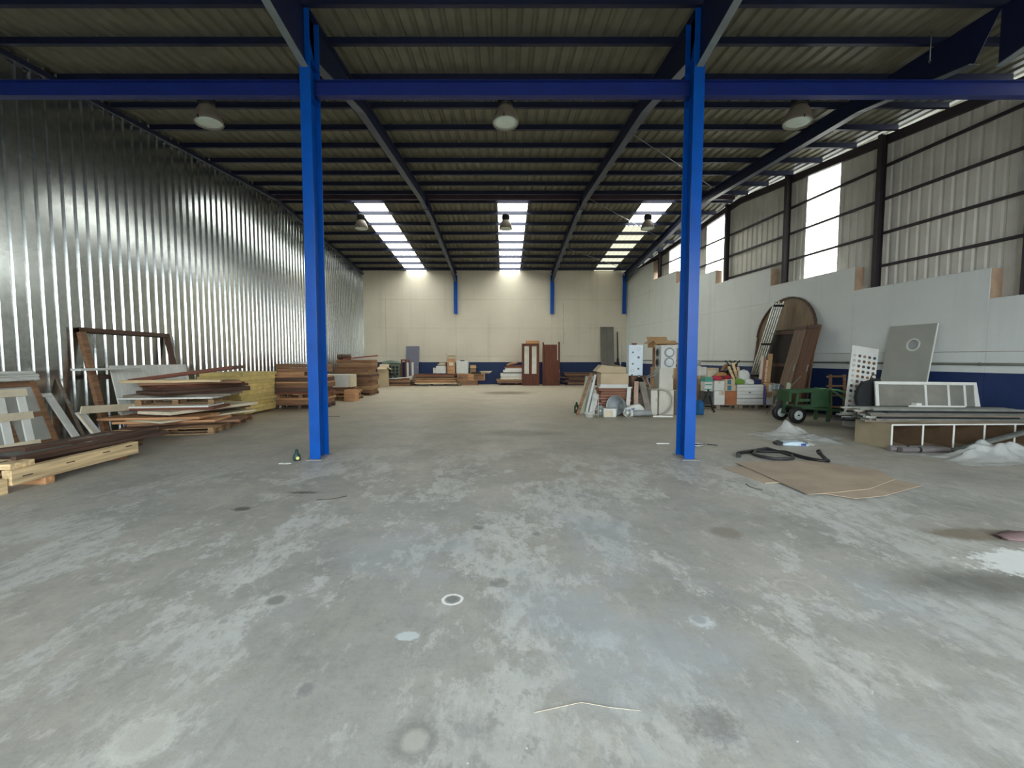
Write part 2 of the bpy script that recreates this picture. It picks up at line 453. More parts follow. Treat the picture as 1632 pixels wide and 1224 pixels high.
M_yard = mat('yard_asphalt', (0.42, 0.42, 0.42), 0.85, 0, 0.1, 0.5)  # unseen yard kept dark to cut light bounced onto the roof
# ================================================================ STRUCTURE
# floor and yard
fl = MB()
fx = [(XL - 0.3, YF), (xright(YF) + 0.4, YF), (xright(YB) + 0.4, YB + 0.2), (XL - 0.3, YB + 0.2)]
fl.add([(x, y, 0) for x, y in fx] + [(x, y, -0.1) for x, y in fx], [(0, 1, 2, 3), (7, 6, 5, 4), (0, 4, 5, 1), (1, 5, 6, 2), (2, 6, 7, 3), (3, 7, 4, 0)])
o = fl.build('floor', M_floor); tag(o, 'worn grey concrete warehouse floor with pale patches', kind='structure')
yd = MB().bb(-45, 45, -60, 60, -0.4, -0.12)
o = yd.build('ground', M_yard); tag(o, 'unseen asphalt yard added outside the hall for bounced light', kind='structure')

yw = MB().bb(-40, 40, -28.4, -28, -0.12, 3.6)  # unseen wall added to darken the low sky seen through the door
o = yw.build('wall_yard_added', mat('yard_wall_added', (0.50, 0.47, 0.42), 0.9)); tag(o, 'unseen low wall added across the yard to dim the horizon', kind='structure')
# trapezoidal sheet: profile in (along, out), extruded; ribs every 0.25 m
def sheet_mesh(name, width, length, m, rib=0.25, depth=0.04, top=0.05, fl_=0.035, thick=0.0):
    """local x across the sheet, y along it, z outwards"""
    n = max(1, round(width / rib)); p = width / n
    prof = [(0.0, 0.0)]
    for i in range(n):
        c_ = i * p + p * 0.5
        prof += [(c_ - top / 2 - fl_, 0.0), (c_ - top / 2, depth), (c_ + top / 2, depth), (c_ + top / 2 + fl_, 0.0)]
    prof.append((width, 0.0))
    b = MB()
    k = len(prof)
    vs = [(x, 0, z) for x, z in prof] + [(x, length, z) for x, z in prof]
    b.add(vs, [(i, i + 1, k + i + 1, k + i) for i in range(k - 1)])
    return b.mesh(name, m)

# left wall: galvanised sheets standing upright, 1 m wide, following the roof
wl = struct('wall_left', 'tall galvanised corrugated metal wall', (XL, 0, 0))
y = YF
while y < YB - 0.01:
    wd = min(1.0, YB - y)
    h = min(zroof(y), zroof(y + wd)) - 0.02
    n = max(1, round(wd / 0.25)); p = wd / n
    prof = [(0.0, 0.0)]
    for i in range(n):
        c_ = i * p + p * 0.5
        prof += [(c_ - 0.062, 0.0), (c_ - 0.040, -0.038), (c_ + 0.040, -0.038), (c_ + 0.062, 0.0)]
    prof.append((wd, 0.0))
    b = MB(); k = len(prof)
    b.add([(q, t, 0) for t, q in prof] + [(q, t, zroof(y + t) + 0.15) for t, q in prof], [(i, i + 1, k + i + 1, k + i) for i in range(k - 1)])
    b.build('corrugated_sheet', M_galv, wl, loc=(0, y, 0))
    y += wd
fl_ = MB()
for a, c_ in ((YC, YR), (YR, YB)):
    fl_.bar((0.03, a, zroof(a) - 0.03), (0.03, c_, zroof(c_) - 0.03), 0.09, 0.10)
fl_.build('top_flashing', M_navy, wl)
bk = MB().prism([(YF, 0), (YB, 0), (YB, zroof(YB) + 0.22), (YR, ZR + 0.22), (YC, zroof(YC) + 0.22), (YF, zroof(YF) + 0.22)], lambda p, q, s_: (s_, p, q), -0.26, -0.10)
bk.build('leak_blocker', M_clad, wl)  # unseen slab added behind the sheets to block daylight leaks

# back wall of precast panels with recessed joints
wb = struct('wall_back', 'cream precast panel wall with blue painted base')
xe = [XL - 0.3, -7.6, FR[0], FR[1], RX + 0.3]
ze = [0, 1.8, 3.6, 5.4, None]
for i in range(len(xe) - 1):
    for j in range(4):
        g_ = 0.004
        z1 = ze[j + 1] if ze[j + 1] else zroof(YB) + 0.17
        MB().bb(xe[i] + g_, xe[i + 1] - g_, YB, YB + 0.2, ze[j] + (g_ if j else 0), z1 - (g_ if j < 3 else 0)).build('wall_panel', M_back, wb, bevel=0.006)
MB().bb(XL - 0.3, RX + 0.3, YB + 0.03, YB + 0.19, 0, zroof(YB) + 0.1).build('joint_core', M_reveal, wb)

rc = random.Random(2); cr_ = MB(); px_, pz_ = 3.74, 5.35
while pz_ > 2.7:
    nx_, nz_ = px_ + rc.uniform(-0.03, 0.03), pz_ - rc.uniform(0.08, 0.2)
    cr_.bar((px_, YB - 0.001, pz_), (nx_, YB - 0.001, nz_), rc.uniform(0.008, 0.022), 0.004, (0, 1, 0)); px_, pz_ = nx_, nz_
cr_.build('plaster_crack', mat('crack_grey', (0.42, 0.40, 0.36), 0.9), wb)  # thin dark strip drawn for the crack
# front wall with the wide loading door behind the viewer
wf = struct('wall_front', 'pale wall with a wide open loading door')
DX0, DX1, DZ = -7.0, 9.0, 5.4
zf = zroof(YF) + 0.3
MB().bb(XL - 0.3, DX0, YF - 0.25, YF, 0, zf).build('wall_panel', M_right, wf)
MB().bb(DX1, xright(YF) + 0.5, YF - 0.25, YF, 0, zf).build('wall_panel', M_right, wf)
MB().bb(DX0, DX1, YF - 0.25, YF, DZ, zf).build('wall_panel', M_right, wf)
portal('door_portal', ((DX0 + DX1) / 2, YF, DZ / 2), (R(90), 0, 0), DX1 - DX0, DZ)

# right wall: stepped masonry below, posts, rails and pale sheets above
RA = math.atan2(-1.0, RK)
RL = math.hypot(1, RK)
wr = struct('wall_right', 'white masonry wall with blue base and pale corrugated cladding above', (RX, YB, 0), RA)
def ru(y): return (YB - y) * RL          # distance along the wall from the back corner
posts = [23.43, 21.0, 17.75, 14.6, 11.45, 8.42, 5.3, 2.2, -0.9]
tops = [7.0, 6.0, 5.37, 4.80, 4.18, 3.53, 2.90, 2.32, 2.32, 2.32]
edges = [YB] + [p + 0.5 for p in posts] + [YF]
for i in range(len(edges) - 1):
    a, c_ = ru(edges[i]), ru(edges[i + 1])
    zt = tops[i]
    zs = [0.0]
    while zs[-1] + 2.4 < zt: zs.append(zs[-1] + 1.8)
    zs.append(zt)
    for j in range(len(zs) - 1):
        MB().bb(a + (0.0 if i == 0 else 0.003), c_ - 0.003, 0, 0.30, zs[j] + (0.003 if j else 0), zs[j + 1] - (0.003 if j < len(zs) - 2 else 0)).build('wall_panel', M_right, wr, bevel=0.005)
    if i and tops[i - 1] > zt + 0.05:
        # end of the higher masonry beside the post, outside glow painted in
        MB().bb(a - 0.004, a + 0.004, 0.02, 0.29, zt + 0.01, tops[i - 1] - 0.01).build('glow_reveal', M_reveal, wr)
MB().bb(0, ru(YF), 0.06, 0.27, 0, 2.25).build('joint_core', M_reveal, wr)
# steel posts
for p_ in posts:
    u = ru(p_); i = posts.index(p_)
    b = MB()
    zb = tops[i + 1]; zt = zroof(p_) + 0.02
    for v in (0.04, 0.20): b.bb(u - 0.06, u + 0.06, v, v + 0.012, zb, zt)
    b.bb(u - 0.006, u + 0.006, 0.04, 0.21, zb, zt)
    b.build('wall_post', M_brownsteel, wr)
# rails
for z in (2.93, 3.27, 4.10, 4.95, 5.83, 6.68):
    ys = YB - 0.1
    for i in range(len(posts)):
        if tops[i + 1] + 0.02 < z:
            far = posts[i] if i < len(posts) else YB
            near = posts[i + 1] if i + 1 < len(posts) else YF
            if z > zroof(near) - 0.25: continue
            MB().bb(ru(far), ru(near), 0.215, 0.285, z - 0.03, z + 0.03).build('cladding_rail', M_brownsteel, wr)
# eave rail along the wall top (follows the roof), with a slot of daylight above it
b = MB()
ysl = [YB, YR, YC, YF]
for a, c_ in zip(ysl[:-1], ysl[1:]):
    b.bar((ru(a), 0.25, zroof(a) - 0.10), (ru(c_), 0.25, zroof(c_) - 0.10), 0.10, 0.22)
b.build('eave_rail', M_brownsteel, wr)
# cladding sheets
lights_y = [(22.75, 21.45), (19.45, 18.2), (14.0, 12.83), (6.3, 5.1)]
def clad(ya, yb, m, name):
    """upright sheet from ya (far) to yb (near)"""
    wd = ru(yb) - ru(ya); n = max(1, round(wd / 0.25)); p = wd / n
    bot = 2.2
    for i in range(len(edges) - 1):
        if edges[i] >= (ya + yb) / 2 >= edges[i + 1]: bot = tops[i] - 0.6
    prof = [(0, 0)]
    for i in range(n):
        cc = (i + 0.5) * p
        prof += [(cc - 0.05, 0), (cc - 0.02, 0.035), (cc + 0.02, 0.035), (cc + 0.05, 0)]
    prof.append((wd, 0)); k = len(prof)
    b = MB()
    f_ = lambda t: zroof(ya + (yb - ya) * t / wd) - 0.08
    b.add([(t, 0.31 + q, max(0.1, bot)) for t, q in prof] + [(t, 0.31 + q, f_(t)) for t, q in prof], [(i, i + 1, k + i + 1, k + i) for i in range(k - 1)])
    if name: return b.build(name, m, wr, loc=(ru(ya), 0, 0))
    return b
y = YB
cuts = sorted([YB, YF] + [q for l in lights_y for q in l], reverse=True)
nwin = 0
for a, c_ in zip(cuts[:-1], cuts[1:]):
    if (a, c_) in lights_y: continue
    n = max(1, round((a - c_) / 1.0))
    for i in range(n):
        clad(a + (c_ - a) * i / n, a + (c_ - a) * (i + 1) / n, M_clad, 'cladding_sheet')
for (a, c_), lab in zip(lights_y, ('bright translucent wall light near the far corner', 'bright translucent wall light just beyond the blue column', 'wide bright translucent wall light above the leaning ladder', 'translucent wall light beside the viewer', 'translucent wall light behind the viewer')):
    nwin += 1
    wo = struct('window_%d' % nwin, lab, (RX, YB, 0), RA)
    b = clad(a, c_, M_sky, None)
    b.build('translucent_sheet', M_sky, wo, loc=(ru(a), 0, 0))
    zb_ = 3.0
    for i in range(len(edges) - 1):
        if edges[i] >= (a + c_) / 2 >= edges[i + 1]: zb_ = tops[i]
    yc_ = (a + c_) / 2; zt_ = zroof(yc_) - 0.1
    dirn = Vector((0.993, 0.119, 0))
    portal('wall_light_portal', Vector((xright(yc_), yc_, (zb_ + zt_) / 2)) + dirn * 0.30, (R(90), 0, math.atan2(0.119, 0.993) + R(90)), a - c_, zt_ - zb_)

# ---------------------------------------------------------------- roof
ce = struct('ceiling', 'dark corrugated sheet roof on navy purlins')
PH = 0.16
pur_y = [YC + 0.02, 7.85, 8.97, 10.09, 11.21, 12.33, 13.45, 14.57, 15.69, 16.75, 17.65, 18.75, 19.9, 21.05, 22.2, 23.35, 24.5, 25.65, 26.8]
pur_near = [YC - 1.3 * i for i in range(1, 9)]
for y in pur_y + pur_near:
    b = MB(); z = zroof(y); x0, x1 = XL, xright(y) + 0.25
    # zed section
    b.bb(x0, x1, y - 0.004, y + 0.004, z, z + PH)
    b.bb(x0, x1, y - 0.07, y, z, z + 0.008)
    b.bb(x0, x1, y, y + 0.07, z + PH - 0.008, z + PH)
    b.build('purlin', M_navy, ce)
b = MB().bb(XL, xright(YR), YR - 0.07, YR + 0.07, ZR - 0.06, ZR + PH + 0.02); b.build('ridge_beam', mat('ridge_primer', (0.22, 0.16, 0.20), 0.6), ce)
sky_x = [(-6.2, -4.98), (-0.28, 0.96), (5.68, 6.9)]
def roof_strip(y0, y1, skip):
    xs = [XL - 0.25]; xmax = xright(min(y0, y1)) + 0.75
    cuts = [XL - 0.25]
    for a, c_ in skip: cuts += [a, c_]
    cuts.append(xmax)
    ang = math.atan2(zroof(y1) - zroof(y0), y1 - y0); ln = math.hypot(y1 - y0, zroof(y1) - zroof(y0))
    for i in range(len(cuts) - 1):
        if i % 2 == 1 and skip: continue
        n = max(1, round((cuts[i + 1] - cuts[i]) / 1.0)); wd = (cuts[i + 1] - cuts[i]) / n
        me = sheet_mesh('roof_sheet', wd, ln, M_roof)
        for k in range(n):
            link(me, 'roof_sheet', ce, (cuts[i] + k * wd, y0, zroof(y0) + PH + 0.002), (ang, 0, 0))
    return ang, ln
roof_strip(YC, YR, [])
ang, ln = roof_strip(YR, YB + 0.25, sky_x)
roof_strip(YF - 0.4, YC, [])
MB().bb(XL - 0.3, xright(YC) + 0.7, YC - 0.3, YC + 0.3, zroof(YC) + PH + 0.06, zroof(YC) + PH + 0.075).build('valley_seal', M_roof, ce)  # unseen flat strip added over the valley to close daylight leaks
MB().bb(XL - 0.3, xright(YR) + 0.4, YR - 0.25, YR + 0.25, ZR + PH + 0.06, ZR + PH + 0.075).build('ridge_cap', M_roof, ce)
for i, (a, c_) in enumerate(sky_x):
    nwin += 1
    wo = struct('window_%d' % nwin, ('bright roof light strip over the timber pile', 'bright roof light strip over the middle bay', 'roof light strip by the right wall with a dirty lower half')[i])
    hl = ln * (0.30 if i == 2 else 0.5)
    for q, (s0, s1) in enumerate(((0, hl), (hl, ln))):
        me = sheet_mesh('translucent_sheet', c_ - a, s1 - s0, M_skydirty if (i == 2 and q) else M_sky)
        link(me, 'translucent_sheet', wo, (a, YR + s0 * math.cos(ang), zroof(YR) + PH + 0.002 + s0 * math.sin(ang)), (ang, 0, 0))
    l2 = hl if i == 2 else ln
    ym = YR + l2 / 2 * math.cos(ang)
    portal('roof_light_portal', ((a + c_) / 2, ym, zroof(ym) + PH - 0.01), (ang, 0, 0), c_ - a - 0.02, l2)

# ---------------------------------------------------------------- blue steel frames
FW, FD, FT = 0.17, 0.36, 0.016
def column(x, label):
    t = thing('steel_column', label, 'column', (x, YC, 0))
    MB().bb(-FW / 2, FW / 2, 0, FT, 0.012, zroof(YC)).build('front_flange', M_blue, t, 0.003)
    MB().bb(-FW / 2, FW / 2, FD - FT, FD, 0.012, zroof(YC)).build('rear_flange', M_blue, t, 0.003)
    MB().bb(-0.006, 0.006, FT, FD - FT, 0.012, zroof(YC)).build('web', M_blue, t)
    MB().bb(-0.13, 0.13, -0.05, FD + 0.05, 0.0, 0.012).build('base_plate', mat('cement_stained_plate', (0.58, 0.58, 0.56), 0.8), t)
    for z in (5.75, 6.3):
        MB().bb(-FW / 2, FW / 2, FT, FD - FT, z, z + 0.012).build('stiffener', M_blue, t)
    return t
column(FR[0], 'tall blue steel column near the stacked doors and yellow boards')
column(FR[1], 'tall blue steel column beside the black hose and cabinets')
def rafter(x, label):
    t = thing('roof_rafter', label, 'beam', (x, 0, 0))
    # web outline in y, z: haunched at the column and at the back wall
    top = [(YC, zroof(YC)), (YR, ZR), (YB, zroof(YB))]
    bot = [(YB, 6.45), (YB - 2.4, zroof(YB - 2.4) - 0.34), (YR + 0.9, zroof(YR + 0.9) - 0.33), (YR, ZR - 0.42), (YR - 0.9, zroof(YR - 0.9) - 0.33), (YC + 2.6, zroof(YC + 2.6) - 0.33), (YC + FD, 6.45)]
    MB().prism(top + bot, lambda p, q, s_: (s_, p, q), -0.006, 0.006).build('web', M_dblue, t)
    lf = MB()
    for (a, b_) in zip(bot[:-1], bot[1:]):
        lf.bar((0, a[0], a[1]), (0, b_[0], b_[1]), 0.17, 0.014)
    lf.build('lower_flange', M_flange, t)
    uf = MB()
    for (a, b_) in zip(top[:-1], top[1:]):
        uf.bar((0, a[0], a[1] - 0.008), (0, b_[0], b_[1] - 0.008), 0.17, 0.014)
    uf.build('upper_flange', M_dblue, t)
    for y in (YR - 0.012, YR + 0.0):
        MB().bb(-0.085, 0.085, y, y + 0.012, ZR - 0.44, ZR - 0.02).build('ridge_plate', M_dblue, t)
    return t
rafter(FR[0], 'blue roof rafter over the yellow board stack, haunched at its column')
rafter(FR[1], 'blue roof rafter right of the middle roof light')
rafter(FR[2], 'blue roof rafter running close along the right wall')
# nearer rafters run on towards the loading door
def near_rafter(x, label):
    t = thing('roof_rafter', label, 'beam', (x, 0, 0))
    top = [(YC, zroof(YC)), (YF, zroof(YF))]; bot = [(YF, zroof(YF) - 0.4), (2.0, zroof(2.0) - 0.55), (YC, 6.18)]
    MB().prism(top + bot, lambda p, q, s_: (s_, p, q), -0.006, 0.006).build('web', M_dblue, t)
    lf = MB()
    for (a, b_) in zip(bot[:-1], bot[1:]): lf.bar((0, a[0], a[1]), (0, b_[0], b_[1]), 0.11, 0.014)
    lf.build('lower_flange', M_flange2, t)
near_rafter(FR[0], 'blue rafter stub rising towards the viewer from the left column')
near_rafter(FR[1], 'blue rafter stub rising towards the viewer from the right column')
near_rafter(FR[2], 'blue rafter running on towards the viewer beside the right wall')
# tie beams between the columns
def tie(x0, x1, label):
    t = thing('tie_beam', label, 'beam', ((x0 + x1) / 2, YC + 0.18, 5.82))
    h = (x1 - x0) / 2
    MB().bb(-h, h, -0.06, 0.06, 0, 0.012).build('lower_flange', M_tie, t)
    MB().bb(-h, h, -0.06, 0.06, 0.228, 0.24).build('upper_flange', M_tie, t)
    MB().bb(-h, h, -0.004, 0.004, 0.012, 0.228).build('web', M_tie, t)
tie(XL + 0.02, FR[0] - 0.09, 'blue tie beam from the corrugated wall to the left column')
tie(FR[0] + 0.09, FR[1] - 0.09, 'blue tie beam between the two columns')
tie(FR[1] + 0.09, xright(YC) + 0.27, 'blue tie beam from the right column to the masonry wall')
# column heads showing in front of the back wall
for x, lab in ((FR[0], 'short blue column head above the grey leaning door'), (FR[1], 'short blue column head above the red-brown doors'), (FR[2] - 0.05, 'short blue column head in the far right corner')):
    t = thing('column_head', lab, 'column', (x, YB - 0.16, 4.5))
    MB().bb(-0.12, 0.12, 0, 0.014, 0, 2.42).build('front_flange', M_blue, t)
    MB().bb(-0.006, 0.006, 0.014, 0.155, 0, 2.42).build('web', M_blue, t)
    MB().bb(-0.12, 0.12, 0.0, 0.155, -0.012, 0).build('end_plate', M_blue, t)
# ================================================================ HELPERS FOR LOOSE THINGS
def lean(name, label, cat, wall, pos, d, hgt, group=None, off=0.0):
    """an Empty standing on the floor d metres off a wall and tipped so that its top (hgt along it) meets the wall.
    local x runs along the wall, local y into it, local z up the leaning thing"""
    tilt = math.asin(min(0.9, (d - off) / hgt))
    if wall == 'L': loc, rz = (XL + d, pos, 0), R(90)
    elif wall == 'B': loc, rz = (pos, YB - d, 0), 0.0
    else:
        n = Vector((0.993, 0.119, 0)); p = Vector((xright(pos), pos, 0)) - n * d
        loc, rz = tuple(p), RA
    return thing(name, label, cat, loc, (-tilt, 0, rz), group)
def slab(name, label, cat, size, m, loc, rot=(0, 0, 0), group=None, bevel=0.004):
    """loose board or door leaf: local origin at the middle of its underside"""
    o = MB().box((0, 0, size[2] / 2), size).build(name, m, None, bevel, loc, rot)
    return tag(o, label, cat, group)
W_dark = wood('dark_stained_wood', (0.33, 0.245, 0.20), axis=0)
W_darky = wood('dark_stained_wood_y', (0.33, 0.245, 0.20), axis=1)
W_brown = wood('brown_wood', (0.53, 0.39, 0.28), axis=0)
W_browny = wood('brown_wood_y', (0.53, 0.39, 0.28), axis=1)
W_red = wood('red_brown_wood', (0.45, 0.26, 0.19), axis=0)
W_redz = wood('red_brown_wood_z', (0.36, 0.18, 0.10), axis=2, rnd=0.1)
W_pine = wood('pale_pine', (0.85, 0.75, 0.58), axis=0, rnd=0.1)
W_piney = wood('pale_pine_y', (0.80, 0.68, 0.50), axis=1, rnd=0.1, dirt=(0.55, 0.42, 0.28), dirt_amt=0.5)
W_pallet = wood('pallet_wood', (0.60, 0.48, 0.34), axis=0, rnd=0.2, dirt=(0.35, 0.27, 0.19), dirt_amt=0.6)
W_orange = wood('orange_door_wood', (0.74, 0.56, 0.40), axis=0, rnd=0.1)
W_greyed = wood('weathered_wood', (0.50, 0.46, 0.40), axis=0, rnd=0.2)
P_white = mat('white_paint', (0.85, 0.86, 0.84), 0.5, 0, 0.05, 3, rnd=0.06, dirt=(0.66, 0.64, 0.58), dirt_amt=0.4)
P_cream = mat('cream_paint', (0.84, 0.80, 0.70), 0.55, 0, 0.06, 3, rnd=0.08, dirt=(0.62, 0.56, 0.45), dirt_amt=0.4)
P_grey = mat('grey_laminate', (0.60, 0.61, 0.58), 0.5, 0, 0.05, 2)
P_card = mat('cardboard', (0.70, 0.57, 0.41), 0.85, 0, 0.08, 2.5, rnd=0.12)
P_cardpale = mat('pale_cardboard', (0.77, 0.70, 0.58), 0.85, 0, 0.06, 2.5, rnd=0.08)
P_black = mat('black_rubber', (0.07, 0.07, 0.075), 0.55, 0, 0.15, 6)
P_tape = mat('packing_tape', (0.80, 0.74, 0.62), 0.35, 0, 0.04, 4)
P_alu = mat('brushed_aluminium', (0.78, 0.80, 0.80), 0.32, 1.0, 0.06, 6)
P_steel = mat('dull_steel', (0.55, 0.57, 0.58), 0.42, 0.9, 0.12, 5)
P_glass = mat('dusty_glass', (0.62, 0.66, 0.65), 0.12, 0, 0.12, 3, spec=0.8)

PAL = {}
def pallet(label, loc, rz=0, size=(1.2, 1.0), m=None, group='wooden pallets under the stacks'):
    """blocks, bottom runners, cross boards and deck boards, 0.144 m high"""
    m = m or W_pallet
    key = (size, m.name); lx, ly = size
    if key not in PAL:
        PAL[key] = (MB().box((0, 0, 0), (lx, 0.1, 0.022)).mesh('deck_board', m), MB().box((0, 0, 0), (0.1, ly, 0.022)).mesh('cross_board', m),
                    MB().box((0, 0, 0), (0.12, 0.1, 0.078)).mesh('block', m))
    db, cb, bl = PAL[key]
    t = thing('wooden_pallet', label, 'pallet', loc, rz, group)
    for i in range(6): link(db, 'deck_board', t, (0, -ly / 2 + 0.05 + i * (ly - 0.1) / 5, 0.133))
    for i in range(3):
        link(cb, 'cross_board', t, (-lx / 2 + 0.06 + i * (lx - 0.12) / 2, 0, 0.111))
        link(db, 'runner', t, (0, -ly / 2 + 0.05 + i * (ly - 0.1) / 2, 0.011))
        for j in range(3): link(bl, 'block', t, (-lx / 2 + 0.06 + i * (lx - 0.12) / 2, -ly / 2 + 0.05 + j * (ly - 0.1) / 2, 0.061))
    return t
def carton(label, loc, rz, size, m=None, flaps=False, tape=True, mark=None, name='cardboard_box', cat='box', group=None, rot=None):
    """box with body, taped seam, and open flaps where asked; origin at the middle of its underside"""
    m = m or P_card
    sx, sy, sz = size
    t = thing(name, label, cat, loc, rot if rot else rz, group)
    if flaps:
        b = MB(); w_ = 0.006
        b.bb(-sx / 2, sx / 2, -sy / 2, sy / 2, 0, w_)
        b.bb(-sx / 2, sx / 2, -sy / 2, -sy / 2 + w_, 0, sz); b.bb(-sx / 2, sx / 2, sy / 2 - w_, sy / 2, 0, sz)
        b.bb(-sx / 2, -sx / 2 + w_, -sy / 2, sy / 2, 0, sz); b.bb(sx / 2 - w_, sx / 2, -sy / 2, sy / 2, 0, sz)
        b.build('body', m, t)
        f = min(sx, sy) * 0.42
        MB().box((0, -f / 2, 0), (sx, f, 0.005)).build('flap', m, t, loc=(0, -sy / 2, sz), rot=(R(35), 0, 0))
        MB().box((0, f / 2, 0), (sx, f, 0.005)).build('flap', m, t, loc=(0, sy / 2, sz), rot=(R(50), 0, 0))
        MB().box((-f / 2, 0, 0), (f, sy, 0.005)).build('flap', m, t, loc=(-sx / 2, 0, sz), rot=(0, R(-30), 0))
        MB().box((f / 2, 0, 0), (f, sy, 0.005)).build('flap', m, t, loc=(sx / 2, 0, sz), rot=(0, R(38), 0))
    else:
        MB().bb(-sx / 2, sx / 2, -sy / 2, sy / 2, 0, sz).build('body', m, t, 0.006)
        MB().bb(-0.002, 0.002, -sy / 2 + 0.01, sy / 2 - 0.01, sz, sz + 0.0015).build('lid_seam', P_black, t)
        if tape: MB().bb(-0.025, 0.025, -sy / 2 - 0.0015, sy / 2 + 0.0015, sz * 0.72, sz + 0.003).build('tape', P_tape, t)
    if mark:
        col, (x0, x1, z0, z1) = mark
        MB().bb(x0 * sx, x1 * sx, -sy / 2 - 0.004, -sy / 2 - 0.0005, z0 * sz, z1 * sz).build('printed_label', mat('print_%02d%02d%02d' % tuple(int(c * 99) for c in col), col, 0.6, 0, 0.05), t)
    return t

# ================================================================ HIGH-BAY LAMPS AND ROOF TACKLE
M_refl = mat('spun_reflector', (0.56, 0.52, 0.47), 0.45, 0.2, 0.08, 4)
M_lens = mat('milky_lamp_glass', (0.88, 0.93, 0.88), 0.35, 0, 0.04, 3)
M_ball = mat('dark_ballast', (0.11, 0.095, 0.09), 0.55, 0.1, 0.1, 4)
def lamp_proto(loc, label):
    t = thing('high_bay_lamp', label, 'lamp', loc, 0, 'high-bay lamps under the roof')
    prof = [(0.262, 0.0), (0.268, 0.015), (0.255, 0.06), (0.225, 0.17), (0.175, 0.28), (0.125, 0.35), (0.118, 0.35), (0.168, 0.275), (0.218, 0.165), (0.248, 0.06), (0.25, 0.0)]
    MB().lathe(prof + [prof[0]], 28, caps=False).build('reflector', M_refl, t)
    MB().lathe([(0.0, 0.004), (0.16, 0.008), (0.252, 0.02), (0.252, 0.026), (0.0, 0.026)], 28).build('lens', M_lens, t)
    b = MB().lathe([(0.125, 0.345), (0.14, 0.36), (0.14, 0.55), (0.12, 0.575), (0.06, 0.58)], 20)
    bal = b.build('ballast_housing', M_ball, t)
    f = MB()
    for k in range(12):
        a = k * math.pi / 6
        f.box((0.148 * math.cos(a), 0.148 * math.sin(a), 0.455), (0.02, 0.006, 0.16), (0, 0, a))
    f.build('cooling_fins', M_ball, bal)
    for k in range(3):
        a = k * 2.094 + 0.4
        MB().box((0.27 * math.cos(a), 0.27 * math.sin(a), 0.015), (0.025, 0.02, 0.05), (0, 0, a)).build('rim_clip', M_ball, t)
    h = MB().tube([(0.03 * math.cos(a), 0, 0.595 + 0.03 * math.sin(a)) for a in [i * 2 * math.pi / 12 for i in range(12)]], 0.006, 6, True)
    h.build('hook', P_steel, t)
    return t
rows = [(8.97, 6.42, ('near high-bay lamp above the leaning brown frame', 'near high-bay lamp hanging in the middle bay', 'near high-bay lamp over the right-hand bay')),
        (17.65, 6.90, ('far high-bay lamp beside the first roof light', 'far high-bay lamp in front of the middle roof light', 'far high-bay lamp in front of the roof light by the right wall'))]
proto = None
for y, z, labs in rows:
    for x, lab in zip((-6.0, 0.02, 5.95) if y < 10 else (-5.8, 0.05, 5.8), labs):
        if proto is None: t = proto = lamp_proto((x, y, z), lab)
        else:
            t = copy_tree(proto); t.location = (x, y, z); t['label'] = lab
        t.rotation_euler = (R(-4 if y < 10 else 0), R(3 if x < -1 else (-3 if x > 1 else 0)), R(40 * x))
        MB().tube([(0, 0, 0.61), (0.0, 0, zroof(y) - z + 0.03)], 0.006, 6).build('hanger_rod', P_steel, t)
for (a, c_), dz_, lab in zip((((3.03, 11.0), (7.6, 15.8)), ((3.03, 16.6), (7.6, 21.2)), ((3.03, 22.5), (7.6, 26.6))), (0.06, 0.08, 0.06), ('thin bracing rod under the roof right of the near middle lamp', 'thin bracing rod crossing by the far lamp at the right', 'thin bracing rod rising from the back by the right rafter')):
    p, q = Vector((a[0], a[1], zroof(a[1]) - dz_)), Vector((c_[0], c_[1], zroof(c_[1]) - dz_))
    t = thing('bracing_rod', lab, 'rod', tuple(p))
    MB().tube([(0, 0, 0), q - p], 0.011, 6).build('rod', P_steel, t)
    MB().tube([(q - p) * 0.46, (q - p) * 0.52], 0.024, 8).build('turnbuckle', P_steel, t)
t = thing('hanging_rod', 'thin steel rod hanging from the roof near the upper right corner', 'rod', (7.28, 7.62, 6.75))
MB().tube([(0, 0, 0), (0, 0, 0.62)], 0.009, 6).build('rod', P_steel, t)
MB().tube([(0.02 * math.cos(i * 0.6), 0, -0.02 + 0.02 * math.sin(i * 0.6)) for i in range(10)], 0.005, 6).build('eye', P_steel, t)

# ================================================================ LEFT WALL: TIMBER IN THE FOREGROUND
def beam_with_slots(label, loc, rz, size, slots, m):
    t = thing('slotted_beam', label, 'beam', loc, rz, 'slotted pale beams')
    MB().bb(-size[0] / 2, size[0] / 2, -size[1] / 2, size[1] / 2, 0, size[2]).build('beam', m, t, 0.004)
    for s_, z in slots:
        MB().bb(s_ - 0.06, s_ + 0.06, -size[1] / 2 - 0.002, -size[1] / 2 + 0.004, z - 0.008, z + 0.008).build('mortise_slot', W_dark, t)
    return t
slab('timber_block', 'orange-brown timber block under the slotted beam', 'block', (0.85, 0.12, 0.09), W_orange, (-6.48, 5.60, 0))
slab('timber_block', 'brown timber block under the far end of the slotted beam', 'block', (0.9, 0.12, 0.09), W_brown, (-6.72, 6.95, 0))
beam_with_slots('long pale slotted beam lying on timber blocks', (-6.14, 6.1, 0.09), R(91), (1.86, 0.12, 0.19), [(-0.75, 0.09), (-0.2, 0.12), (0.35, 0.14), (0.75, 0.15)], W_pine)
beam_with_slots('pale slotted beam at the very edge, lying on the floor', (-6.17, 4.55, 0.0), R(88), (1.2, 0.12, 0.19), [(0.45, 0.11), (0.1, 0.08)], W_pine)
slab('pine_board', 'short pale board laid across the slotted beam', 'board', (0.75, 0.3, 0.07), W_pine, (-6.5, 5.33, 0.28), (0, 0, R(4)))
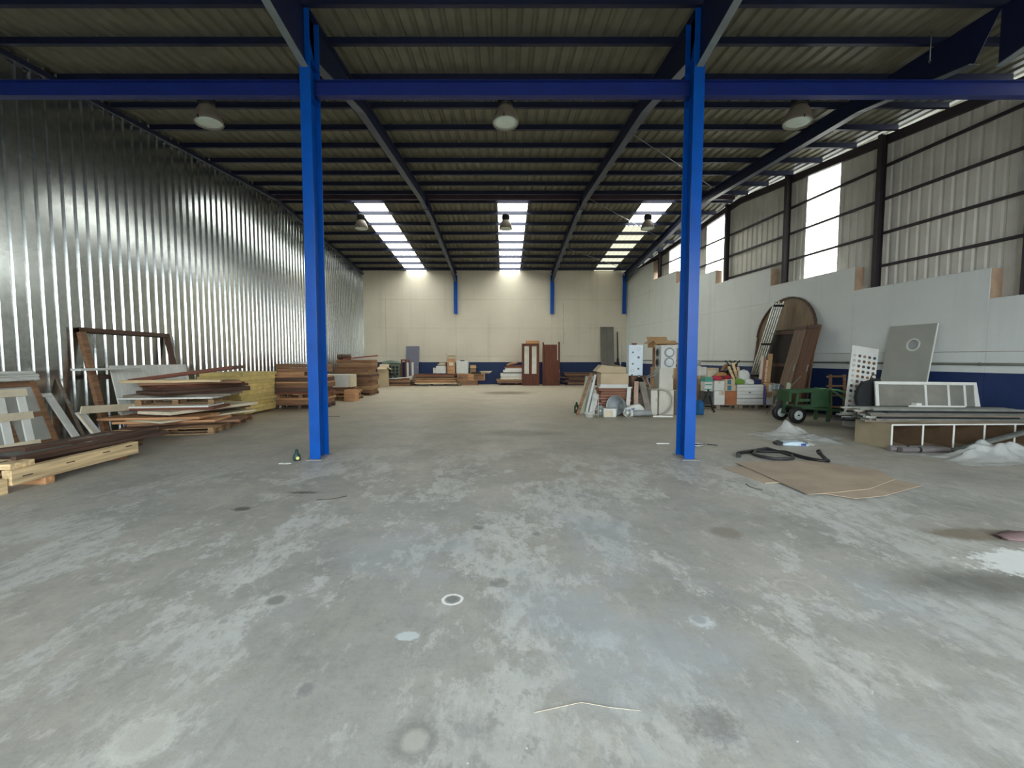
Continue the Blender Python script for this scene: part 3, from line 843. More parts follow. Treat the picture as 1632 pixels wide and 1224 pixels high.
def lying_glazed(label, loc, rot, size, m, gm):
    t = thing('glazed_door', label, 'door', loc, rot)
    lx, ly, th = size; s_ = 0.10
    MB().bb(-lx / 2, lx / 2, -ly / 2, -ly / 2 + s_, 0, th).build('stile', m, t, 0.004)
    MB().bb(-lx / 2, lx / 2, ly / 2 - s_, ly / 2, 0, th).build('stile', m, t, 0.004)
    for x0, x1 in ((-lx / 2, -lx / 2 + 0.14), (-0.05, 0.05), (lx / 2 - 0.1, lx / 2)):
        MB().bb(x0, x1, -ly / 2 + s_, ly / 2 - s_, 0, th).build('rail', m, t, 0.004)
    for x0, x1 in ((-lx / 2 + 0.14, -0.05), (0.05, lx / 2 - 0.1)):
        MB().bb(x0, x1, -ly / 2 + s_, ly / 2 - s_, th * 0.4, th * 0.55).build('pane', gm, t)
    return t
zz = 0.09
for i, (dx, rz, lx, ly, th, m) in enumerate([(0.0, 90, 2.3, 0.8, 0.045, W_dark), (0.05, 91, 2.2, 0.75, 0.04, W_brown), (-0.03, 88, 2.4, 0.8, 0.045, W_dark), (0.03, 90.5, 2.3, 0.7, 0.05, W_dark)]):
    slab('door_leaf', '%s flat door leaf, %s from the floor beside the slotted beam' % ('brown' if m is W_brown else 'dark', ORD[i]), 'door', (lx, ly, th), m, (-6.95 + dx, 6.5 + dx, zz), (0, 0, R(rz)), 'flat doors by the slotted beam')
    zz += th
lying_glazed('dark framed glazed door lying flat on the door leaves', (-6.98, 6.75, zz), (0, 0, R(90)), (2.2, 0.82, 0.045), W_dark, P_glass)
for i, (x, y, z, L_, rz, w_) in enumerate([(-6.32, 6.55, 0.28, 2.6, 88, 0.07), (-6.42, 6.75, 0.28, 2.5, 90, 0.06), (-6.36, 6.6, 0.33, 2.4, 93, 0.07), (-6.55, 6.85, 0.355, 2.1, 86, 0.06), (-7.35, 5.9, 0.32, 1.9, 70, 0.05), (-7.0, 5.6, 0.37, 1.8, 66, 0.05)]):
    slab('timber_batten', 'dark timber batten, %s of the loose lengths over the slotted beam' % ('first', 'second', 'third', 'fourth', 'fifth', 'sixth')[i], 'batten', (L_, w_, 0.05), W_dark, (x, y, z), (0, R(1.0), R(rz)), 'loose dark battens')

# ---------------------------------------------------------------- things leaning on the corrugated wall
def framed_panel(t, wd, hgt, th, m, pm, s_=0.1, mids=(0.5,), vmid=False):
    MB().bb(-wd / 2, -wd / 2 + s_, -th, 0, 0, hgt).build('stile', m, t, 0.004)
    MB().bb(wd / 2 - s_, wd / 2, -th, 0, 0, hgt).build('stile', m, t, 0.004)
    zs = [(0, s_ * 1.4)] + [(hgt * q - s_ * 0.45, hgt * q + s_ * 0.45) for q in mids] + [(hgt - s_, hgt)]
    for z0, z1 in zs: MB().bb(-wd / 2 + s_, wd / 2 - s_, -th, 0, z0, z1).build('rail', m, t, 0.004)
    if vmid: MB().bb(-0.04, 0.04, -th, 0, s_ * 1.4, hgt - s_).build('mullion', m, t, 0.004)
    for (a, b_) in zip(zs[:-1], zs[1:]):
        if vmid:
            MB().bb(-wd / 2 + s_, -0.04, -th * 0.6, -th * 0.45, a[1], b_[0]).build('pane', pm, t)
            MB().bb(0.04, wd / 2 - s_, -th * 0.6, -th * 0.45, a[1], b_[0]).build('pane', pm, t)
        else: MB().bb(-wd / 2 + s_, wd / 2 - s_, -th * 0.6, -th * 0.45, a[1], b_[0]).build('pane', pm, t)
t = lean('glazed_door', 'brown framed door with pale grey panes leaning on the corrugated wall', 'door', 'L', 7.45, 0.42, 1.34)
framed_panel(t, 1.35, 1.28, 0.045, W_brown, mat('frosted_grey_pane', (0.66, 0.67, 0.65), 0.4, 0, 0.1, 3), 0.1, (0.5,), True)
for i, (dx, z, L_) in enumerate(((0.0, 1.255, 1.75), (0.06, 1.255, 1.6), (0.02, 1.315, 1.7), (0.05, 1.37, 1.5))):
    t = thing('white_moulding', 'long white moulding, %s of the four resting on the brown glazed door' % ('lower rear', 'lower front', 'upper', 'topmost')[i], 'moulding', (XL + 0.06 + dx, 7.28, z), R(90), 'white mouldings on the glazed door')
    MB().prism([(0, 0), (0.055, 0), (0.055, 0.03), (0.04, 0.042), (0.03, 0.055), (0, 0.055)], lambda p, q, s_: (s_, -p, q), -L_ / 2, L_ / 2).build('profile', P_white, t, 0.002)
    MB().bb(-L_ / 2 + 0.01, L_ / 2 - 0.01, -0.058, -0.055, 0.012, 0.018).build('groove', P_grey, t)
t = thing('standing_pallet', 'cream slatted crate side standing in front of the brown glazed door', 'crate', (-8.15, 6.85, 0), (R(-9), 0, R(88)))
for x in (-0.5, 0.12, 0.42): MB().bb(x - 0.06, x + 0.06, -0.03, 0, 0, 1.14).build('upright', P_white, t, 0.003)
for z in (0.12, 0.62, 1.02): MB().bb(-0.75, 0.55 - z * 0.05, -0.055, -0.03, z, z + 0.13).build('slat', P_cream, t, 0.003)
t = lean('white_plank', 'narrow white plank with a notched head leaning beside the glazed door', 'plank', 'L', 8.32, 0.62, 1.2)
MB().bb(-0.07, 0.07, -0.03, 0, 0, 1.12).build('plank', P_white, t, 0.003); MB().bb(-0.14, 0.04, -0.05, -0.03, 1.04, 1.12).build('head_piece', P_white, t, 0.003)
t = lean('grey_stick', 'thin pale grey lath leaning between the white plank and brown frame', 'lath', 'L', 8.56, 0.5, 1.36)
MB().bb(-0.025, 0.025, -0.025, 0, 0, 1.34).build('lath', W_greyed, t); MB().bb(-0.025, 0.025, -0.03, -0.025, 0.8, 0.86).build('nail_plate', P_steel, t)
# big brown frame
t = lean('door_surround', 'large empty brown door frame leaning on the corrugated wall', 'frame', 'L', 10.2, 0.45, 2.38)
MB().bb(-1.22, -1.08, -0.09, -0.005, 0, 2.33).build('jamb', W_brown, t, 0.006)
MB().bb(1.08, 1.20, -0.09, -0.005, 0, 2.33).build('jamb', wood('brown_jamb', (0.33, 0.23, 0.17), axis=2), t, 0.006)
MB().bb(-1.22, 1.20, -0.09, -0.005, 2.24, 2.34).build('head', wood('brown_head', (0.30, 0.21, 0.15), axis=0), t, 0.006)
MB().bb(-1.08, -0.45, -0.07, -0.02, 1.22, 1.32).build('cross_rail', W_dark, t, 0.004)
# white beaded panel
t = lean('beadboard_sheet', 'big white beaded panel leaning behind the pile of doors', 'panel', 'L', 10.5, 0.58, 1.52, off=0.30)
for i in range(23):
    x = -1.12 + i * 0.0975
    MB().bb(x + 0.003, x + 0.0945, -0.028, -0.008, 0.0, 1.52).build('bead_board', P_white, t)
MB().bb(-1.12, 1.12, -0.008, 0, 0.0, 1.52).build('backing', P_cream, t)
t = thing('white_board', 'thick white board lying across the brown frame near the wall', 'board', (-8.48, 9.12, 1.41), (0, 0, R(84)))
MB().bb(-0.62, 0.62, -0.12, 0.12, 0, 0.045).build('board', P_white, t, 0.004); MB().bb(-0.62, 0.62, -0.125, -0.12, 0.015, 0.024).build('edge_groove', P_grey, t)
t = thing('cream_board', 'cream board propped low in front of the brown frame', 'board', (-8.15, 8.85, 0.56), (R(14), R(3), R(86)))
MB().bb(-0.68, 0.60, -0.03, 0, 0, 0.15).build('board', P_cream, t, 0.004); MB().bb(0.38, 0.66, -0.05, -0.03, 0.02, 0.12).build('batten', P_white, t, 0.003)
t = lean('white_upright', 'short white upright standing under the cream board', 'upright', 'L', 8.45, 0.95, 1.6)
MB().bb(-0.09, 0.09, -0.03, 0, 0, 0.72).build('upright', P_white, t, 0.003); MB().bb(-0.09, -0.05, -0.05, -0.03, 0, 0.68).build('batten', P_cream, t)

# ---------------------------------------------------------------- pile of doors
GD = 'doors and boards of the leaning pile'
def pile(spec, x, y, z, where, group):
    """spec rows: (colour word, kind, size, dx, dy, rotz, tip, material)"""
    for i, (cw, kd, sz, dx, dy, rz, tip, m) in enumerate(spec):
        slab(kd.replace(' ', '_'), '%s %s, %s up in %s' % (cw, kd, ORD[i] if i else 'lowest', where), kd.split()[-1], sz, m, (x + dx, y + dy, z), (0, R(tip), R(rz)), group)
        z += sz[2] + abs(math.sin(R(tip))) * 0.02 + 0.001
    return z
pallet('pale pallet under the pile of doors, front one', (-7.42, 9.55, 0), R(12), (1.9, 0.9))
pallet('brown pallet under the far end of the pile of doors', (-7.5, 10.85, 0), R(14), (1.6, 1.0), W_brown)
sp = [('dark', 'door leaf', (2.05, 0.85, 0.04), 0.05, 0.35, 68, 0, W_dark), ('brown', 'door leaf', (2.1, 0.9, 0.045), 0.1, 0.1, 20, 0, W_brown), ('orange-brown', 'door leaf', (2.0, 0.82, 0.04), -0.1, -0.15, 10, 0, W_orange),
      ('cream', 'flat board', (2.3, 1.1, 0.03), 0.2, 0.5, 72, 0, P_cream), ('pale orange', 'door leaf', (2.0, 0.8, 0.04), -0.25, -0.35, 7, 0, W_orange), ('dark', 'door leaf', (2.1, 0.8, 0.045), 0.15, 0.65, 70, 0, W_dark),
      ('cream', 'flat board', (2.3, 0.9, 0.05), 0.3, 0.6, 76, 0, P_cream), ('red-brown', 'door leaf', (2.0, 0.8, 0.04), -0.15, -0.1, 9, 0, W_red), ('white', 'door leaf', (1.9, 0.75, 0.03), -0.2, -0.15, 10, 0, P_white)]
sp = [(a, b_, (c_[0], c_[1], c_[2] * 1.3), d - (0.12 if e_ > 0.3 else 0), e_ - (0.22 if e_ > 0.3 else 0), f, g_, h) for a, b_, c_, d, e_, f, g_, h in sp]
z1 = pile(sp, -7.36, 9.75, 0.144, 'the pile of doors', GD)
pallet('pale pallet sandwiched in the middle of the pile of doors', (-7.45, 9.9, z1), R(16), (1.5, 0.95))
sp = [('white', 'flat board', (1.9, 0.8, 0.03), -0.15, -0.1, 8, 0, P_white), ('grey', 'flat board', (2.1, 0.8, 0.035), -0.1, 0.15, 14, 0, W_greyed), ('dark', 'door leaf', (2.0, 0.85, 0.04), 0.15, 0.6, 66, 0, W_dark), ('dark brown', 'door leaf', (2.1, 0.8, 0.045), 0.2, 0.5, 70, 0, W_dark),
      ('blackish', 'door leaf', (2.0, 0.8, 0.05), 0.1, 0.7, 73, 0, W_dark), ('reddish', 'door leaf', (1.9, 0.75, 0.04), 0.12, 0.55, 64, 0, W_red), ('brown', 'door leaf', (1.9, 0.7, 0.04), 0.0, 0.2, 40, 0, W_brown)]
sp = [(a, b_, (c_[0], c_[1], c_[2] * 1.25), d - (0.12 if e_ > 0.3 else 0), e_ - (0.22 if e_ > 0.3 else 0), f, g_, h) for a, b_, c_, d, e_, f, g_, h in sp]
z2 = pile(sp, -7.34, 9.8, z1 + 0.144, 'the upper half of the door pile', GD)
slab('pine_batten', 'pale pine beam lying on top of the pile of doors', 'beam', (1.9, 0.14, 0.06), W_pine, (-7.4, 9.5, z2 + 0.002), (0, 0, R(16)))
t = thing('door_surround', 'red-brown door frame lying tilted on top of the pile of doors', 'frame', (-7.38, 10.1, z2 + 0.16), (R(0), R(-8), R(14)))
MB().bb(-1.1, 1.0, -0.42, -0.36, 0, 0.07).build('jamb', W_red, t, 0.004); MB().bb(-1.1, 1.0, 0.36, 0.42, 0, 0.07).build('jamb', W_red, t, 0.004); MB().bb(0.94, 1.0, -0.36, 0.36, 0, 0.07).build('head', W_darky, t, 0.004)

# ---------------------------------------------------------------- yellow insulation boards
P_yel = mat('yellow_foam', (0.88, 0.79, 0.52), 0.9, 0, 0.10, 5, rnd=0.10, bump=0.2)
slab('timber_bearer', 'low brown bearer under the yellow boards', 'bearer', (1.2, 0.1, 0.06), W_brown, (-8.0, 12.4, 0)); slab('timber_bearer', 'second low bearer under the yellow boards, further back', 'bearer', (1.2, 0.1, 0.06), W_brown, (-8.0, 13.5, 0))
rr = random.Random(5)
z = 0.06
for i in range(11):
    th = (0.10, 0.12, 0.11, 0.10)[i % 4]
    sx_ = 1.25; ox = rr.uniform(-0.04, 0.05); oy = rr.uniform(-0.06, 0.06)
    o = MB().box((0, 0, th / 2), (sx_, 1.75, th)).build('insulation_board', P_yel, None, 0.012, (-8.05 + ox, 12.88 + oy, z), (0, 0, R(rr.uniform(-2.5, 2.5))))
    tag(o, 'yellow insulation board, %s in its stack' % ('lowest' if i == 0 else ('topmost' if i == 10 else ORD[i] + ' from the floor')), 'board', 'stacked yellow insulation boards')
    z += th

# ---------------------------------------------------------------- brown stack half behind the left column
GP = 'brown pallets and panels behind the left column'
pallet('dark brown pallet, lowest under the stack left of the column', (-6.75, 14.46, 0), R(4), (1.6, 1.1), W_dark, GP)
z = pile([('dark brown', 'panel bundle', (1.55, 1.1, 0.16), 0.0, 0.0, 4, 0, W_brown), ('brown', 'flat board', (1.6, 1.05, 0.05), 0.03, 0.0, 2, 0, W_orange)], -6.75, 14.46, 0.144, 'the stack left of the blue column', GP)
pallet('brown pallet in the middle of the stack left of the column', (-6.73, 14.46, z), R(5), (1.55, 1.05), W_brown, GP); z += 0.144
z = pile([('reddish', 'flat board', (1.6, 1.05, 0.05), 0.0, 0.0, 3, 0, W_red), ('dark', 'drawer bundle', (1.5, 1.0, 0.15), -0.03, 0.0, 5, 0, W_dark), ('brown', 'drawer bundle', (1.55, 1.0, 0.14), 0.02, 0.0, 2, 0, W_brown), ('pale brown', 'flat board', (1.6, 1.05, 0.05), 0.0, 0.02, 4, 0, W_orange), ('dark brown', 'drawer bundle', (1.5, 1.0, 0.14), 0.02, 0.0, 1, 0, W_dark), ('orange', 'flat board', (1.55, 1.0, 0.05), -0.04, 0.0, 4, 0, W_orange)], -6.73, 14.46, z, 'the upper stack left of the blue column', GP)
slab('orange_plank', 'short orange plank under the topmost crate left of the column', 'plank', (0.9, 0.95, 0.13), W_orange, (-7.05, 14.46, z), (0, 0, R(3))); 
t = thing('wooden_crate', 'brown slatted crate topping the stack left of the column', 'crate', (-6.75, 14.46, z + 0.13), R(3))
cw_, cd_, ch_ = 1.5, 0.9, 0.26
for x in (-cw_ / 2, cw_ / 2 - 0.03): MB().bb(x, x + 0.03, -cd_ / 2, cd_ / 2, 0, ch_).build('end_board', W_browny, t)
for y in (-cd_ / 2, cd_ / 2 - 0.02):
    for zc in (0.0, 0.14): MB().bb(-cw_ / 2 + 0.03, cw_ / 2 - 0.03, y, y + 0.02, zc, zc + 0.11).build('side_slat', W_brown, t)
MB().bb(-cw_ / 2 + 0.03, cw_ / 2 - 0.03, -cd_ / 2 + 0.02, cd_ / 2 - 0.02, 0, 0.02).build('bottom', W_dark, t)
o = MB().add([(-0.6, -0.42, 0.02), (0.6, -0.40, 0.0), (0.62, 0.3, 0.02), (-0.55, 0.28, 0.05), (-0.6, -0.42, 0.03), (0.6, -0.40, 0.01), (0.62, 0.3, 0.03), (-0.55, 0.28, 0.06)], [(0, 3, 2, 1), (4, 5, 6, 7), (0, 1, 5, 4), (1, 2, 6, 5), (2, 3, 7, 6), (3, 0, 4, 7)]).build('paper_sheet', P_white, None, 0, (-6.72, 14.44, z + 0.13 + 0.27)); tag(o, 'white paper sheet lying over the topmost brown crate', 'sheet')
# ================================================================ LEFT REAR: STACK BEHIND THE COLUMN
GQ = 'timber stacks towards the far left corner'
pallet('pale pallet at the foot of the stack right of the column', (-6.75, 17.3, 0), R(3), (1.7, 1.1), W_pallet, GQ)
pallet('second pallet up in the stack right of the column', (-6.8, 17.35, 0.144), R(6), (1.6, 1.0), W_orange, GQ)
z = pile([('brown', 'plank bundle', (1.7, 1.0, 0.07), 0.0, 0.0, 3, 0, W_orange), ('dark', 'plank bundle', (1.5, 1.0, 0.09), -0.1, 0.05, 5, 0, W_brown), ('reddish', 'plank bundle', (1.4, 1.0, 0.06), -0.15, 0.05, 1, 0, W_red)], -6.8, 17.35, 0.288, 'the stack right of the blue column', GQ)
t = thing('white_cabinet', 'white box with dark slots lying on the stack right of the column', 'cabinet', (-6.72, 17.25, z), R(2))
MB().bb(-0.55, 0.5, -0.35, 0.4, 0, 0.5).build('body', P_white, t, 0.008)
MB().bb(0.5, 0.6, -0.345, 0.4, 0, 0.5).build('end_panel', P_cream, t, 0.004)
for zc in (0.17, 0.38): MB().bb(-0.5, -0.22, -0.353, -0.348, zc, zc + 0.025).build('slot', P_black, t)
carton('small orange carton standing at the corner of the far left stack', (-5.98, 16.62, 0.0), R(-12), (0.46, 0.3, 0.44), W_orange, tape=False)
pallet('brown pallet under the tall timber stack', (-6.75, 19.6, 0), R(2), (1.6, 1.2), W_brown, GQ)
sp = []
rr = random.Random(9)
for i in range(12):
    cw, m = rr.choice((('brown', W_brown), ('dark', W_dark), ('tan', W_pallet), ('reddish', W_brown)))
    sp.append((cw, 'plank layer', (1.6 - i * 0.015, 1.2, rr.choice((0.08, 0.10, 0.13, 0.15))), rr.uniform(-0.08, 0.08), rr.uniform(-0.05, 0.05), rr.uniform(-4, 5), 0, m))
z = pile(sp, -6.75, 19.6, 0.144, 'the tall far left timber stack', GQ)
slab('red_plank', 'faded red plank tilted on the tall far left stack', 'plank', (1.5, 0.22, 0.05), wood('faded_red', (0.58, 0.26, 0.19), axis=0), (-6.45, 19.15, z + 0.085), (0, R(-6), R(10)))
t = thing('cloth_roll', 'brown canvas roll beside the column, on the tall timber stack', 'roll', (-7.25, 19.35, z + 0.0), (0, 0, R(15)))
MB().lathe([(0.0, -0.3), (0.11, -0.3), (0.13, -0.2), (0.12, 0.1), (0.13, 0.28), (0.0, 0.3)], 14, Matrix.Translation((0, 0, 0.13)) @ Matrix.Rotation(R(90), 4, 'Y')).build('roll', wood('canvas', (0.35, 0.28, 0.2)), t)
MB().ring(Matrix.Translation((-0.1, 0, 0.13)) @ Matrix.Rotation(R(90), 4, 'Y'), 0.115, 0.135, 0.03, 14).build('strap', P_black, t)
# white carton and bits against the stack
carton('pale torn carton wedged at the corner of the tall far left stack', (-7.1, 25.0, 0.0), R(5), (0.55, 0.5, 1.15), P_cardpale, flaps=True)
# heap of old machine parts
t = thing('old_machine', 'grey-green machine frame with round ports heaped in the far left corner', 'machine', (-6.95, 26.45, 0.346), R(2))
MB().bb(-0.55, 0.5, -0.2, 0.3, 0, 1.0).build('casing', mat('faded_green_steel', (0.40, 0.44, 0.38), 0.6, 0.1, 0.25, 3), t, 0.04)
for i in range(3):
    for j in range(3): MB().disc(Matrix.Translation((-0.1 + i * 0.22, -0.2, 0.36 + j * 0.2)) @ Matrix.Rotation(R(90), 4, 'X'), 0.085, 0.025, 14).build('port', P_black, t)
MB().prism([(-0.6, 0.95), (0.3, 1.02), (0.55, 0.98), (0.45, 1.1), (-0.1, 1.2), (-0.55, 1.12)], lambda p, q, s_: (p, s_, q), -0.25, 0.3).build('tarpaulin', mat('grey_green_tarp', (0.50, 0.55, 0.50), 0.8), t, 0.02)
for i, (x, z, r) in enumerate(((-7.35, 0.45, 0.24), (-6.75, 0.40, 0.2))):
    t = thing('tyre', ('worn black tyre standing at the left of the machine frame', 'small black tyre in front of the machine frame')[i], 'tyre', (x, 25.9 - 0.1 * i, 0.35 + r), (R(80), 0, R(15 - 30 * i)))
    pr = [(r, -0.05), (r, 0.05), (r * 0.92, 0.075), (r * 0.62, 0.07), (r * 0.58, 0.0), (r * 0.62, -0.07), (r * 0.92, -0.075), (r, -0.05)]
    MB().lathe(pr, 22, caps=False).build('tread', P_black, t); MB().lathe([(0.0, -0.02), (r * 0.6, -0.03), (r * 0.6, 0.03), (0, 0.02)], 18).build('hub', P_steel, t)
slab('white_worktop', 'long white board bowing across the junk by the far left corner', 'board', (2.2, 0.3, 0.05), P_white, (-6.6, 25.62, 0.43), (0, R(-4), R(2)))
for i in range(3): slab('timber_offcut', 'brown offcut heap layer, %s under the white bowing board' % ORD[i], 'offcut', (2.0 - i * 0.15, 1.4, 0.11), (W_brown, W_dark, W_brown)[i], (-6.6, 26.2, 0.115 * i), (0, 0, R(i * 6 - 4)))
t = thing('slotted_crate_side', 'upright red-brown frame with two slots beside the machine frame', 'frame', (-6.15, 26.55, 0.346), R(6))
for x in (-0.24, 0.0, 0.2): MB().bb(x - 0.04, x + 0.05, -0.04, 0, 0, 1.25).build('upright', W_redz, t)
for zc in (0.0, 1.17): MB().bb(-0.28, 0.25, -0.05, 0.005, zc, zc + 0.08).build('rail', W_red, t)
t = thing('cutout_board', 'white cut-out board between the red frame and grey door', 'board', (-5.85, 26.55, 0.345), R(3))
for x in (-0.16, 0.14): MB().bb(x - 0.06, x + 0.06, -0.02, 0, 0, 1.06).build('upright', P_white, t)
MB().bb(-0.22, 0.2, -0.02, 0, -0.0, 0.22).build('lower_board', P_white, t)
t = lean('grey_door', 'plain slate-grey door leaf leaning on the cream back wall', 'door', 'B', -5.88, 0.5, 2.55)
MB().bb(-0.42, 0.42, -0.045, 0, 0, 2.48).build('leaf', mat('slate_door', (0.42, 0.42, 0.48), 0.5, 0, 0.06, 2), t, 0.004)
MB().disc(Matrix.Translation((0.34, -0.045, 1.1)) @ Matrix.Rotation(R(90), 4, 'X'), 0.025, 0.05, 12).build('handle', P_steel, t)

# ---------------------------------------------------------------- long low timber pile under the boxes on the back wall
pallet('grey pallet under the long plank pile at the back', (-3.6, 25.9, 0), R(0), (1.9, 0.9), W_greyed, GQ)
GL = 'long planks of the low pile at the back'
spec = [('pale yellow', 2.5, 0.16, 0.06, -4.1, 25.5, 0.146, 0.0, 0, W_pine), ('tan', 2.6, 0.3, 0.07, -4.25, 26.25, 0.146, 0, 0, W_pallet), ('dark', 2.4, 0.4, 0.07, -4.3, 25.85, 0.146, 0, 0, W_dark), ('brown', 2.6, 0.8, 0.06, -4.25, 26.1, 0.218, 0, 0, W_brown),
        ('orange-brown', 2.4, 0.7, 0.06, -4.15, 26.05, 0.28, 0, -1, W_orange), ('brown', 2.5, 0.75, 0.07, -4.3, 26.1, 0.342, 0, 1, W_brown), ('tan', 2.6, 0.6, 0.06, -4.2, 26.0, 0.414, 0, -1, W_pallet), ('dark', 2.3, 0.7, 0.08, -4.2, 26.1, 0.476, 0, 1, W_dark), ('brown', 2.5, 0.7, 0.07, -4.3, 26.05, 0.558, 0, 0, W_brown), ('reddish', 2.5, 0.7, 0.07, -4.2, 26.15, 0.632, 0, 0, W_red)]
for i, (cw, L_, wd, th, x, y, z, tip, rz, m) in enumerate(spec):
    slab('long_plank', '%s long plank, %s up in the low pile along the back wall' % (cw, ORD[i]), 'plank', (L_, wd, th), m, (x, y, z), (0, R(tip), R(rz)), GL)
t = thing('drawer_chest', 'long orange-brown drawer chest lying at the end of the low back pile', 'chest', (-1.92, 26.6, 0.301), R(0))
MB().bb(-1.0, 0.7, -0.25, 0.25, 0, 0.42).build('body', W_orange, t, 0.006)
for x in (-0.95, 0.0): MB().bb(x + 0.02, x + 0.63, -0.265, -0.25, 0.04, 0.38).build('drawer_front', W_brown, t, 0.004); MB().disc(Matrix.Translation((x + 0.33, -0.265, 0.21)) @ Matrix.Rotation(R(90), 4, 'X'), 0.025, 0.03, 10).build('knob', P_steel, t)
slab('plank_offcut', 'thick brown bearer under the long drawer chest', 'bearer', (1.3, 0.5, 0.30), W_brown, (-2.3, 26.6, 0.0))
# boxes standing on the pile
zb = 0.72
carton('small white carton at the left end of the boxes on the back pile', (-4.28, 26.5, zb + 0.02), R(4), (0.28, 0.3, 0.34), P_white)
carton('white square box on the back pile, left of the orange carton', (-3.88, 26.3, zb + 0.02), R(-3), (0.58, 0.4, 0.46), P_white, tape=False)
carton('tall orange-brown carton with two pale labels on the back pile', (-3.28, 26.35, zb + 0.0), R(2), (0.46, 0.45, 0.92), W_orange, tape=False, mark=((0.85, 0.82, 0.75), (-0.25, 0.3, 0.55, 0.75)))
t = thing('white_appliance', 'pale blue-white appliance panel standing on the back pile', 'appliance', (-2.62, 26.6, zb + 0.002), R(-2))
MB().bb(-0.36, 0.38, -0.25, 0.25, 0, 0.78).build('casing', mat('pale_enamel', (0.80, 0.84, 0.84), 0.35), t, 0.02); MB().bb(-0.34, 0.36, -0.256, -0.25, 0.03, 0.75).build('front_panel', P_white, t, 0.01)
carton('open brown carton at the right of the pale appliance panel', (-1.95, 26.55, zb + 0.002), R(4), (0.36, 0.3, 0.42), P_card, flaps=True)
t = thing('black_tray', 'low black tray in front of the boxes on the back pile', 'tray', (-1.75, 26.62 - 0.38, zb + 0.002), R(0))
MB().bb(-0.3, 0.3, -0.14, 0.14, 0, 0.015).build('base', P_black, t)
for y in (-0.14, 0.125): MB().bb(-0.3, 0.3, y, y + 0.015, 0, 0.09).build('side', P_black, t)
for x in (-0.3, 0.285): MB().bb(x, x + 0.015, -0.125, 0.125, 0, 0.09).build('end', P_black, t)
t = thing('headphones', 'dark ring-shaped cable coil on top of the open brown carton', 'coil', (-2.6, 26.4, zb + 0.79), (0, 0, 0))
for k in range(2): MB().tube([((0.11 + 0.015 * k) * math.cos(a), (0.11 + 0.015 * k) * math.sin(a), 0.02 * k) for a in [i * math.pi / 8 for i in range(16)]], 0.018, 6, True).build('turn', P_black, t)
for i in range(5):
    slab('pale_lath', 'pale slat, %s of the loose heap at the right end of the back pile' % ('first', 'second', 'third', 'fourth', 'fifth')[i], 'slat', (0.75, 0.06, 0.025), P_cream, (-1.3 + 0.04 * i, 26.75 - 0.03 * i, 0.725 + 0.03 * i), (0, 0, R(-8 + i * 6)), 'loose pale slats')
rr = random.Random(3)
for i in range(9):
    up = i >= 4
    slab('paper_stack', '%s paper bundle, %s of the heap on top of the back boxes' % (('greyish', 'buff', 'cream')[i % 3], ORD[i]), 'paper', (rr.uniform(0.35, 0.6), 0.3, 0.05), (W_greyed, P_cardpale, P_cream)[i % 3], ((-3.3 if up else -3.86) + rr.uniform(-0.06, 0.06), 26.4, (1.66 + 0.055 * (i - 4)) if up else (1.21 + 0.055 * i)), (0, 0, R(rr.uniform(-20, 20))), 'paper heap on the boxes')

# ---------------------------------------------------------------- door leaves and white panels in the middle of the back wall
pallet('dark pallet under the white panels at the back', (0.75, 26.75, 0), 0, (2.2, 0.9), W_dark, GQ)
GW = 'white panels stacked at the back wall'
z = pile([('brown', 'wide board', (2.3, 1.0, 0.14), -0.05, 0, 0, 0, W_brown), ('tan', 'wide board', (2.3, 1.0, 0.08), -0.1, 0, 1, 0, W_pallet), ('white', 'wide board', (2.1, 0.95, 0.10), 0.05, 0, -1, 0, P_white), ('cream', 'wide board', (2.0, 0.95, 0.07), 0.05, 0, 0, 0, P_cream), ('white', 'wide board', (2.1, 0.95, 0.2), 0.05, 0, 1, 0, P_white), ('dark', 'wide board', (1.9, 0.9, 0.06), 0.1, 0, 0, 0, W_dark),
          ('white', 'wide board', (1.9, 0.95, 0.14), 0.12, 0, 1, 0, P_white), ('pale', 'wide board', (1.7, 0.95, 0.1), 0.15, 0, -1, 0, P_white), ('brown', 'wide board', (1.8, 0.9, 0.08), 0.15, 0, 0, 0, W_brown), ('dark red', 'wide board', (1.7, 0.9, 0.1), 0.2, 0, 2, 0, W_red)], 0.75, 26.8, 0.144, 'the stack behind the two-pane door', GW)
for i in range(2): slab('orange_offcut', 'tilted orange offcut, %s on the white panel stack' % ('lower' if not i else 'upper'), 'offcut', (0.6, 0.5, 0.05), W_orange, (0.45 + 0.1 * i, 26.6, z + 0.06 + 0.075 * i), (0, R(-10), R(10)))
t = thing('glazed_door', 'red-brown door with two tall glass panes standing at the back', 'door', (1.58, 25.98, 0), (R(-3), 0, R(-2)))
dw, dh = 1.06, 2.56
for x0, x1 in ((-dw / 2, -dw / 2 + 0.16), (-0.09, 0.09), (dw / 2 - 0.16, dw / 2)): MB().bb(x0, x1, -0.05, 0, 0.0, dh).build('stile', W_redz, t, 0.005)
MB().bb(-dw / 2, dw / 2, -0.048, -0.002, 0, 0.72).build('lower_panel', W_redz, t); MB().bb(-dw / 2, dw / 2, -0.048, -0.002, dh - 0.16, dh - 0.002).build('top_rail', W_redz, t)
for x0, x1 in ((-dw / 2 + 0.16, -0.09), (0.09, dw / 2 - 0.16)): MB().bb(x0, x1, -0.032, -0.026, 0.72, dh - 0.16).build('pane', mat('milky_pane', (0.70, 0.68, 0.60), 0.25, 0, 0.15, 2), t)
t = thing('plywood_sheet', 'orange plywood sheet standing behind the two-pane door', 'sheet', (1.72, 26.005, 0), (R(-3), 0, R(-2)))
MB().bb(-0.42, 0.40, 0.0, 0.02, 0, 2.74).build('sheet', wood('orange_ply', (0.72, 0.52, 0.34), axis=2), t); MB().bb(-0.42, 0.40, 0.02, 0.045, 2.5, 2.6).build('batten', W_pine, t)
